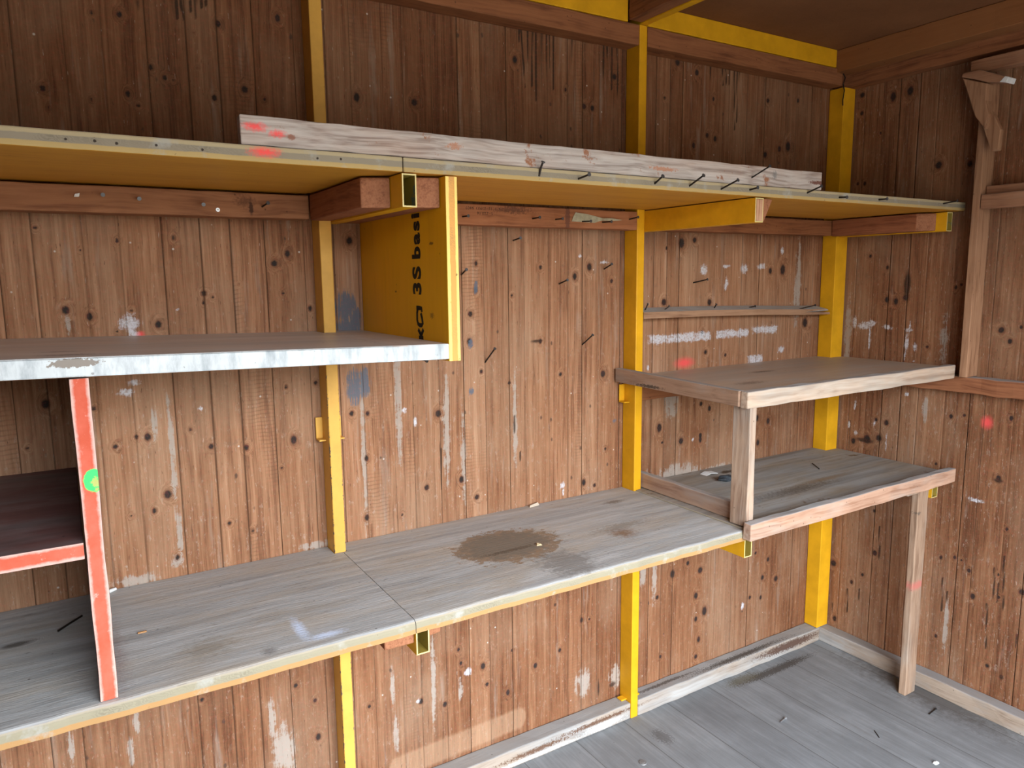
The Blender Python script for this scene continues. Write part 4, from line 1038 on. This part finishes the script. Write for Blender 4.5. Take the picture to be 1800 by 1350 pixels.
pz = lambda x, y: (-0.354 - (x - 224) * 0.00059, 1.487 - (y - 930) * 0.000247)
logo = [[(240, 1212), (281, 1212)], [(262, 1190), (236, 1136)], [(262, 1190), (284, 1130)],
        [(236, 950), (230, 985), (229, 1050), (236, 1085), (252, 1098), (270, 1096), (279, 1078), (274, 1030), (264, 985)], [(224, 940), (250, 940), (272, 944), (273, 975)]]
ribbon([[pz(*p) for p in st] for st in logo], 0.0100, lambda y, z: (0.6893, y, z)).build('printed_logo', M['black'], yp)

# red-edged boards of the pigeonhole
rdb = (0.0, -0.524, BZ1)
def red_edge(name, axis, c0, w, marks, org):
    t = NT(name)
    P = t.add('ShaderNodeTexCoord').outputs['Object']
    s = t.add('ShaderNodeSeparateXYZ', None, Vector=P).outputs
    n, n2 = t.noise(P, 45.0, 5.0, 0.7), t.noise(P, 14.0, 4.0, 0.6)
    d = t.math('ABSOLUTE', t.math('DIVIDE', t.math('SUBTRACT', s[axis], c0), w / 2))
    d = t.math('ADD', d, t.math('MULTIPLY', t.math('SUBTRACT', n, 0.5), 0.7))
    col = t.mix(t.rng(n2, 0.35, 0.65), (0.50, 0.085, 0.042), (0.60, 0.14, 0.09))
    col = t.mix(t.rng(d, 0.55, 0.85), col, (0.60, 0.38, 0.33))
    col = t.mix(t.rng(n, 0.62, 0.70, 0.0, 0.6), col, (0.74, 0.50, 0.44))
    col = t.mix(t.rng(n, 0.30, 0.26, 0.0, 0.7), col, (0.28, 0.05, 0.03))
    col = t.marks(col, P, marks, org)
    return t.done(col, n, 0.35, 0.0015, 0.7)


film = wood('dark_brown_film_board', (0.135, 0.085, 0.070), (0.090, 0.055, 0.045), 'z', knots=0.0, fibre=60.0, ring=15.0, bump=0.1, rough=0.55, grey=(0.17, 0.15, 0.14), grey_amt=0.4)
film_h = wood('dark_wine_film_shelf', (0.150, 0.070, 0.066), (0.090, 0.045, 0.043), 'x', knots=0.0, fibre=60.0, ring=15.0, bump=0.1, rough=0.5, grey=(0.215, 0.185, 0.185), grey_amt=0.55)
gm = [((0.022, -0.524, 1.224), (0.0165, 0.05, 0.021), (0.06, 0.80, 0.16), 0.12, 0.12, 1.0), ((0.024, -0.524, 1.219), (0.006, 0.05, 0.012), (0.55, 0.28, 0.12), 0.4, 1.0, 0.7)]
o = MB().beam(0.0, 0.028, -0.524, -0.003, BZ1 + 0.0005, zt(0.0) - 0.035, 0.0008, seed=51).build('divider_board', [film, red_edge('red_painted_edge_upright', 0, 0.014, 0.028, gm, rdb)], None, bevel=0.0015, loc=rdb)
by_normal(o, {('y', -1): 1})
tag(o, 'upright divider board with red front edge and green dot, standing on the bench', 'board')
rsb = (XL, -0.522, 1.09)
m = MB().hexa([(XL, -0.522, 1.094), (-0.002, -0.522, 1.091), (-0.002, -0.004, 1.108), (XL, -0.004, 1.111), (XL, -0.522, 1.124), (-0.002, -0.522, 1.120), (-0.002, -0.004, 1.137), (XL, -0.004, 1.141)])
o = m.build('shelf', [film_h, red_edge('red_painted_edge_level', 2, 0.0165, 0.028, [], rsb), film_h], None, bevel=0.0015, loc=rsb)
by_normal(o, {('y', -1): 1})
tag(o, 'wine-red shelf with red front edge, joined to the left of the red-edged divider', 'shelf')

# ------------------------------------------------------------------ corner shelves, right
sb = wood('pale_sawn_shelf_board', (0.56, 0.42, 0.31), (0.33, 0.22, 0.15), 'x', grey=(0.53, 0.47, 0.40), grey_amt=0.7, dust=(0.33, 0.335, 0.34), dust_amt=0.85, knots=0.2, fibre=110.0, bump=0.5, blot=((0.30, 0.15, 0.09), 0.28, 14.0))
sbp = wood('pinkish_sawn_shelf_board', (0.53, 0.34, 0.24), (0.30, 0.16, 0.10), 'x', grey=(0.48, 0.40, 0.34), grey_amt=0.5, dust=(0.33, 0.345, 0.35), dust_amt=0.9, knots=0.2, fibre=110.0, bump=0.5)
sby = wood('brown_grey_shelf_side_board', (0.37, 0.24, 0.165), (0.19, 0.11, 0.07), 'y', grey=(0.36, 0.30, 0.255), grey_amt=0.5, dust=(0.34, 0.345, 0.345), dust_amt=0.85, knots=0.3, fibre=120.0, bump=0.5,
           marks=[((1.555, -0.17, 1.205), (0.05, 0.07, 0.006), (0.035, 0.03, 0.025), 0.5, 0.9, 0.8)], org=(1.60, -0.54, 1.19))
sbz = wood('sawn_post_wood', (0.50, 0.37, 0.27), (0.27, 0.165, 0.11), 'z', grey=(0.46, 0.40, 0.345), grey_amt=0.6, knots=0.15, fibre=110.0, bump=0.5)
us = thing('corner_shelf', (1.60, -0.54, 1.19), 'upper corner shelf of brown board with pale raised edge boards', 'shelf')
ut = wood('dusty_brown_hardboard_top', (0.52, 0.42, 0.33), (0.40, 0.31, 0.24), 'x', grey=(0.53, 0.50, 0.46), grey_amt=0.6, knots=0.0, fibre=60.0, ring=10.0, bump=0.08, rough=0.45, contrast=0.6,
          marks=[((2.05, -0.20, 1.22), (0.07, 0.02, 0.2), (0.085, 0.06, 0.04), 0.7, 0.7, 0.7), ((1.80, -0.36, 1.22), (0.08, 0.03, 0.2), (0.11, 0.08, 0.055), 0.8, 0.7, 0.6), ((2.46, -0.267, 1.22), (0.035, 0.004, 0.2), (0.42, 0.44, 0.45), 0.5, 0.5, 0.8)], org=(1.60, -0.54, 1.19))
m = MB().prism([(1.630, -0.513), (2.690, -0.513), (2.690, -0.066), (2.618, -0.066), (2.618, -0.003), (1.630, -0.003)], 'z', 1.1925, 1.218)
o = m.build('shelf_board', [ut, sb], us, bevel=0.002)
MB().beam(1.587, 2.640, -0.540, -0.514, 1.184, 1.2315, 0.0018, 0.06, seed=61).build('front_board', sb, us, bevel=0.003)
m = MB()
n = 8
L0, L1 = Vector((1.580, -0.513, 0)), Vector((1.553, -0.012, 0))
for i in range(n):
    a, b = L0.lerp(L1, i / n), L0.lerp(L1, (i + 1) / n)
    za, zb = 1.187 + 0.016 * i / n, 1.187 + 0.016 * (i + 1) / n
    m.hexa([(a.x, a.y, za), (a.x + 0.024, a.y, za), (b.x + 0.024, b.y, zb), (b.x, b.y, zb), (a.x, a.y, za + 0.045), (a.x + 0.024, a.y, za + 0.045), (b.x + 0.024, b.y, zb + 0.045), (b.x, b.y, zb + 0.045)])
o = m.build('side_board', sby, us)
bmw = bmesh.new(); bmw.from_mesh(o.data)
bmesh.ops.remove_doubles(bmw, verts=bmw.verts, dist=1e-5)
seen = {}
for f in bmw.faces:
    seen.setdefault(tuple(sorted(v.index for v in f.verts)), []).append(f)
bmesh.ops.delete(bmw, geom=[f for v in seen.values() if len(v) > 1 for f in v], context='FACES')
bmw.to_mesh(o.data); bmw.free()
bv = o.modifiers.new('edges', 'BEVEL'); bv.width, bv.segments, bv.limit_method = 0.002, 2, 'ANGLE'
tag(MB().beam(1.609, 1.635, -0.532, -0.470, 0.8375, 1.1835, 0.001, seed=62).build('leg', sbz, us, bevel=0.002), 'short sawn leg standing on the bench end')

ls = thing('corner_shelf', (1.604, -0.565, 0.808), 'lower corner shelf with stained board and pinkish edge boards on a long leg', 'shelf')
lt = wood('stained_lower_shelf_top', (0.36, 0.305, 0.235), (0.20, 0.16, 0.12), 'x', grey=(0.38, 0.38, 0.37), grey_amt=0.75, knots=0.15, fibre=80.0, ring=20.0, bump=0.2, blot=((0.16, 0.10, 0.05), 0.36, 5.0),
          marks=[((2.05, -0.36, 0.836), (0.25, 0.035, 0.2), (0.085, 0.065, 0.05), 0.8, 0.7, 0.7), ((2.25, -0.33, 0.836), (0.2, 0.02, 0.2), (0.24, 0.14, 0.055), 0.8, 0.6, 0.6)], org=(1.604, -0.565, 0.808))
o = MB().prism([(1.604, -0.537), (2.690, -0.537), (2.690, -0.066), (2.618, -0.066), (2.618, -0.003), (1.630, -0.003), (1.630, -0.066), (1.604, -0.066)], 'z', 0.808, 0.836).build('shelf_board', [lt, eb2], ls, bevel=0.002)
by_normal(o, {('y', -1): 1, ('x', -1): 1})
MB().beam(1.587, 2.645, -0.566, -0.539, 0.811, 0.8605, 0.002, 0.06, seed=63, ends=(0, 0.006)).build('front_board', sbp, ls, bevel=0.003)
MB().beam(1.634, 1.658, -0.462, -0.010, 0.8368, 0.888, 0.0014, 0.05, seed=64).build('side_board', wood('brown_side_board_low', (0.42, 0.29, 0.21), (0.23, 0.13, 0.09), 'y', grey=(0.40, 0.34, 0.30), grey_amt=0.5, dust=(0.36, 0.36, 0.355), dust_amt=0.85, knots=0.3, fibre=120.0), ls, bevel=0.003)
lgm = wood('long_leg_wood', (0.42, 0.29, 0.20), (0.23, 0.14, 0.09), 'z', grey=(0.40, 0.34, 0.28), grey_amt=0.6, knots=0.15, fibre=110.0, bump=0.5,
           marks=[((2.575, -0.5, 0.425), (0.08, 0.1, 0.022), (0.60, 0.13, 0.12), 0.7, 0.5, 0.6), ((2.55, -0.5, 0.70), (0.012, 0.1, 0.008), (0.08, 0.07, 0.06), 0.5, 0.6, 0.7)], org=(1.604, -0.565, 0.808))
MB().beam(2.541, 2.604, -0.499, -0.473, 0.0, 0.8075, 0.0014, 0.08, seed=65).build('leg', lgm, ls, bevel=0.003)
MB().beam(2.470, 2.540, -0.50, -0.462, 0.775, 0.807, 0.001, seed=66).build('wedge', sbz, ls, bevel=0.004)

# ------------------------------------------------------------------ splintered ledge in the right bay
lg = thing('ledge_board', (1.629, -0.064, 1.41), 'thin nailed ledge board with splintered end, between middle post and corner post', 'ledge')
dus = wood('dusty_ledge_wood', (0.40, 0.24, 0.145), (0.22, 0.115, 0.065), 'x', dust=(0.44, 0.47, 0.475), dust_amt=1.0, knots=0.1, fibre=120.0)
m = MB()
xs = [1.629, 1.9, 2.2, 2.45]
for xa, xb in zip(xs[:-1], xs[1:]):
    f = lambda x: 1.411 - 0.0235 * (x - 1.629) + 0.006 * math.sin((x - 1.629) * 3.2)
    m.hexa([(xa, -0.064, f(xa)), (xb, -0.064, f(xb)), (xb, -0.002, f(xb)), (xa, -0.002, f(xa)), (xa, -0.064, f(xa) + 0.021), (xb, -0.064, f(xb) + 0.021), (xb, -0.002, f(xb) + 0.033), (xa, -0.002, f(xa) + 0.033)])
za = f(2.45)
m.hexa([(2.45, -0.064, za), (2.606, -0.060, za - 0.003), (2.598, -0.002, za - 0.003), (2.45, -0.002, za), (2.45, -0.064, za + 0.010), (2.606, -0.060, za + 0.005), (2.598, -0.002, za + 0.005), (2.45, -0.002, za + 0.010)])
m.hexa([(2.45, -0.064, za + 0.0102), (2.612, -0.050, za + 0.011), (2.585, -0.002, za + 0.012), (2.45, -0.002, za + 0.0102), (2.45, -0.064, za + 0.022), (2.612, -0.044, za + 0.017), (2.585, -0.002, za + 0.031), (2.45, -0.002, za + 0.033)])
m.build('ledge_wood', dus, lg)
for x, dx, dzz in ((1.66, 0.006, 0.02), (1.75, 0.012, 0.010), (1.985, 0.002, 0.012), (2.17, 0.02, 0.003)):
    z = f(x) + 0.022
    nail((x, -0.035, z + 0.005), (x + dx, -0.042, z + 0.006 + dzz), lg)
nail((2.43, -0.05, f(2.43) + 0.022), (2.52, -0.055, f(2.43) + 0.034), lg, r=0.002)

# ------------------------------------------------------------------ frame on the right wall
brn = wood('brown_frame_wood', (0.40, 0.225, 0.13), (0.22, 0.105, 0.055), 'z', grey=(0.36, 0.25, 0.18), grey_amt=0.3, knots=0.15, fibre=110.0)
brny = wood('brown_frame_wood_level', (0.38, 0.20, 0.115), (0.20, 0.09, 0.05), 'y', grey=(0.32, 0.24, 0.19), grey_amt=0.3, dust=(0.25, 0.22, 0.20), dust_amt=0.6, knots=0.15, fibre=110.0)
board('stud', (2.624, 2.696, -0.585, -0.560, 1.193, 2.185), brn, 'slim brown stud standing on the rail of the right wall', 'stud', bevel=0.002, seed=71)
board('cross_board', (2.622, 2.650, FRONT + 0.05, -0.587, 1.757, 1.805), brny, 'brown cross board on the right wall, level with the top shelf', 'board', bevel=0.003, jit=0.0014, seed=72)
board('cross_board', (2.652, 2.696, FRONT + 0.05, -0.587, 1.790, 1.832), brny, 'darker board behind the cross board on the right wall', 'board', bevel=0.003, jit=0.0014, seed=73)
board('cross_board', (2.622, 2.668, FRONT + 0.05, -0.523, 2.196, 2.238), brny, 'short brown cross board high on the right wall, under the dark top rail', 'board', bevel=0.003, seed=74)
hk = thing('wooden_hook', (2.62, -0.52, 2.14), 'rough wooden hook with a white tip, nailed high on the right wall', 'hook')
MB().prism([(-0.521, 2.182), (-0.524, 2.194), (-0.577, 2.194), (-0.665, 2.150), (-0.660, 2.134), (-0.600, 2.150), (-0.560, 2.168)], 'x', 2.575, 2.622).build('hook_arm', brny, hk, bevel=0.003)
tag(MB().prism([(-0.640, 2.141), (-0.661, 2.1345), (-0.6665, 2.151), (-0.655, 2.1555)], 'x', 2.573, 2.6235).build('hook_tip', M['white_frag'], hk, bevel=0.002), 'white painted tip')
MB().prism([(-0.523, 2.179), (-0.600, 2.147), (-0.600, 2.095), (-0.612, 2.050), (-0.604, 2.006), (-0.570, 2.052)], 'x', 2.580, 2.622).build('brace', brn, hk, bevel=0.003)
MB().prism([(-0.572, 2.055), (-0.612, 2.062), (-0.643, 2.000), (-0.640, 1.936), (-0.618, 1.936)], 'x', 2.600, 2.6225).build('brace', brn, hk, bevel=0.003)

# ------------------------------------------------------------------ nails in the plank wall and small litter
for p0, p1, lab in (((0.991, 0, 1.560), (0.984, -0.045, 1.574), 'nail in the plank wall close to the right of the yellow panel'),
                    ((1.168, 0, 1.660), (1.165, -0.045, 1.665), 'short nail in the plank wall just below the nailed brown rail'),
                    ((1.335, 0, 1.529), (1.332, -0.048, 1.541), 'nail in the plank wall below the torn card scrap'),
                    ((1.065, 0, 1.301), (1.070, -0.050, 1.345), 'nail in the plank wall right of the white-edged shelf end'),
                    ((1.427, 0, 1.334), (1.429, -0.050, 1.367), 'nail in the plank wall left of the middle post, above the upper corner shelf'),
                    ((1.513, 0, 1.574), (1.508, -0.045, 1.589), 'nail beside the white paint spot left of the middle post'),
                    ((1.914, 0, 1.525), (1.931, -0.050, 1.536), 'long nail in the plank wall above the splintered ledge')):
    nail(p0, p1, None, lab, r=0.0022)
tag(MB().tube([(-0.063, -0.18, BZ1 + 0.0022), (-0.040, -0.152, BZ1 + 0.0026), (-0.019, -0.126, BZ1 + 0.0022)], 0.0022, 8).build('steel_pin', M['nail'], None, loc=(-0.063, -0.18, BZ1)), 'dark steel pin lying on the bench behind the red-edged divider', 'pin')
tag(MB().box(0.077, 0.094, -0.282, -0.277, BZ1, BZ1 + 0.003).build('wood_chip', plain('orange_wood_chip', (0.42, 0.22, 0.09)), None, bevel=0.001, loc=(0.077, -0.28, BZ1)), 'small orange wood chip on the bench, right of the red-edged divider', 'chip')
tag(MB().hexa([(1.040, -0.312, BZ1), (1.056, -0.316, BZ1), (1.058, -0.304, BZ1), (1.043, -0.302, BZ1), (1.042, -0.311, BZ1 + 0.003), (1.052, -0.314, BZ1 + 0.005), (1.056, -0.306, BZ1 + 0.003), (1.046, -0.304, BZ1 + 0.006)]).build('wood_chip', plain('pale_wood_chip', (0.52, 0.40, 0.24)), None, loc=(1.04, -0.31, BZ1)), 'pale wood chip lying in the wet brown stain', 'chip')
tag(MB().cyl((0.036, -0.022, BZ1 + 0.0045), (0.053, -0.012, BZ1 + 0.0045), 0.0045, 0.0035, 10).build('chalk', M['white_frag'], None, loc=(0.036, -0.022, BZ1)), 'white chalk stub on the bench against the plank wall', 'chalk')
tag(MB().hexa([(1.205, -0.022, BZ1), (1.245, -0.016, BZ1), (1.246, -0.008, BZ1), (1.208, -0.012, BZ1), (1.207, -0.020, BZ1 + 0.006), (1.240, -0.015, BZ1 + 0.010), (1.244, -0.009, BZ1 + 0.008), (1.210, -0.013, BZ1 + 0.005)]).build('wood_splinter', plain('pale_splinter', (0.50, 0.42, 0.33)), None, loc=(1.205, -0.016, BZ1)), 'pale splinter on the bench against the wall, above the wet stain', 'splinter')
Z = 0.836
m = MB().prism([(1.927, Z + 0.0), (1.95, Z + 0.007), (1.985, Z + 0.003), (1.984, Z + 0.001), (1.95, Z + 0.005), (1.929, Z)], 'y', -0.075, -0.042)
tag(m.build('paper_scrap', M['white_frag'], None, loc=(1.927, -0.05, Z)), 'crumpled white paper scrap on the lower corner shelf', 'paper')
bml = bmesh.new()
bmesh.ops.create_icosphere(bml, subdivisions=3, radius=1.0)
rs = random.Random(3)
for v in bml.verts:
    k = 1 + 0.22 * math.sin(5 * v.co.x + 2 * v.co.y) * math.cos(4 * v.co.z + v.co.y)
    v.co = Vector((v.co.x * 0.030, v.co.y * 0.018, max(v.co.z, -0.6) * 0.012)) * k
me = bpy.data.meshes.new('rubber_lump')
bml.to_mesh(me); bml.free()
me.materials.append(plain('dark_rubber', (0.035, 0.042, 0.05), 0.6))
o = bpy.data.objects.new('rubber_lump', me); COL.objects.link(o); o.location = (1.936, -0.155, Z + 0.0085)
tag(o, 'dark crumpled lump on the lower corner shelf behind the short leg', 'lump')
tag(MB().tube([(2.388, -0.172, Z + 0.002), (2.362, -0.204, Z + 0.003), (2.337, -0.239, Z + 0.002)], 0.0016, 6).build('twig', M['nail'], None, loc=(2.388, -0.172, Z)), 'thin dark twig lying on the lower corner shelf', 'twig')
sc_ = thing('screw', (2.03, -0.36, 0.0), 'loose steel screw lying on the grey floor', 'screw')
zn = plain('steel_screw', (0.30, 0.31, 0.32), 0.4, 0.6)
MB().cyl((2.019, -0.363, 0.004), (2.046, -0.358, 0.004), 0.0018, 0.0026, 8).build('shank', zn, sc_)
MB().cyl((2.046, -0.358, 0.004), (2.053, -0.357, 0.004), 0.003, 0.0055, 12).build('head', zn, sc_)
nail((2.505, -0.61, 0.002), (2.553, -0.606, 0.003), None, 'dark nail lying on the floor near the long leg')
m = MB().cyl((1.472, -0.267, 0.0), (1.472, -0.267, 0.0025), 0.013, 0.012, 20).cyl((1.472, -0.267, 0.0025), (1.472, -0.267, 0.0032), 0.007, 0.006, 16)
tag(m.build('washer', plain('dull_zinc', (0.24, 0.25, 0.26), 0.5, 0.5), None, loc=(1.472, -0.267, 0)), 'flat round metal washer on the floor in front of the sill plate', 'washer')
tag(MB().hexa([(2.245, -0.775, 0), (2.268, -0.777, 0), (2.270, -0.762, 0), (2.248, -0.760, 0), (2.250, -0.772, 0.007), (2.262, -0.773, 0.009), (2.264, -0.765, 0.006), (2.252, -0.764, 0.008)]).build('pebble', M['white_frag'], None, bevel=0.003, loc=(2.257, -0.769, 0)), 'small white crumb on the floor at the lower edge of the photo', 'crumb')
tag(MB().tube([(2.251, -0.564, 0.0016), (2.240, -0.580, 0.002), (2.229, -0.595, 0.0016)], 0.0014, 6).build('twig', M['nail'], None, loc=(2.251, -0.564, 0)), 'thin dark twig lying on the floor boards', 'twig')
tag(MB().tube([(2.600, -0.070, 2.300), (2.606, -0.075, 2.285), (2.598, -0.073, 2.262), (2.609, -0.072, 2.240), (2.604, -0.071, 2.205), (2.607, -0.070, 2.185)], 0.0022, 6).build('cord', M['nail'], None, loc=(2.60, -0.07, 2.30)), 'short dark cord end hanging in the top corner over the corner post', 'cord')

# ------------------------------------------------------------------ repeats share a group
GROUPS = {'steel_post': 'yellow steel posts along the plank walls', 'steel_beam': 'yellow steel beams under the ceiling', 'wall_rail': 'brown rails on the plank walls',
          'wood_block': 'wooden blocks beside the steel arms', 'top_shelf': 'panels of the top shelf', 'bench_panel': 'panels of the bench', 'corner_shelf': 'corner shelves with edge boards',
          'cross_board': 'cross boards on the right wall', 'wood_chip': 'wood chips on the bench', 'nail': 'nails lying about or standing in the plank wall', 'twig': 'thin dark twigs'}
for o in SC.objects:
    st = o.name.split('.')[0]
    if o.parent is None and st in GROUPS and 'label' in o:
        o['group'] = GROUPS[st]
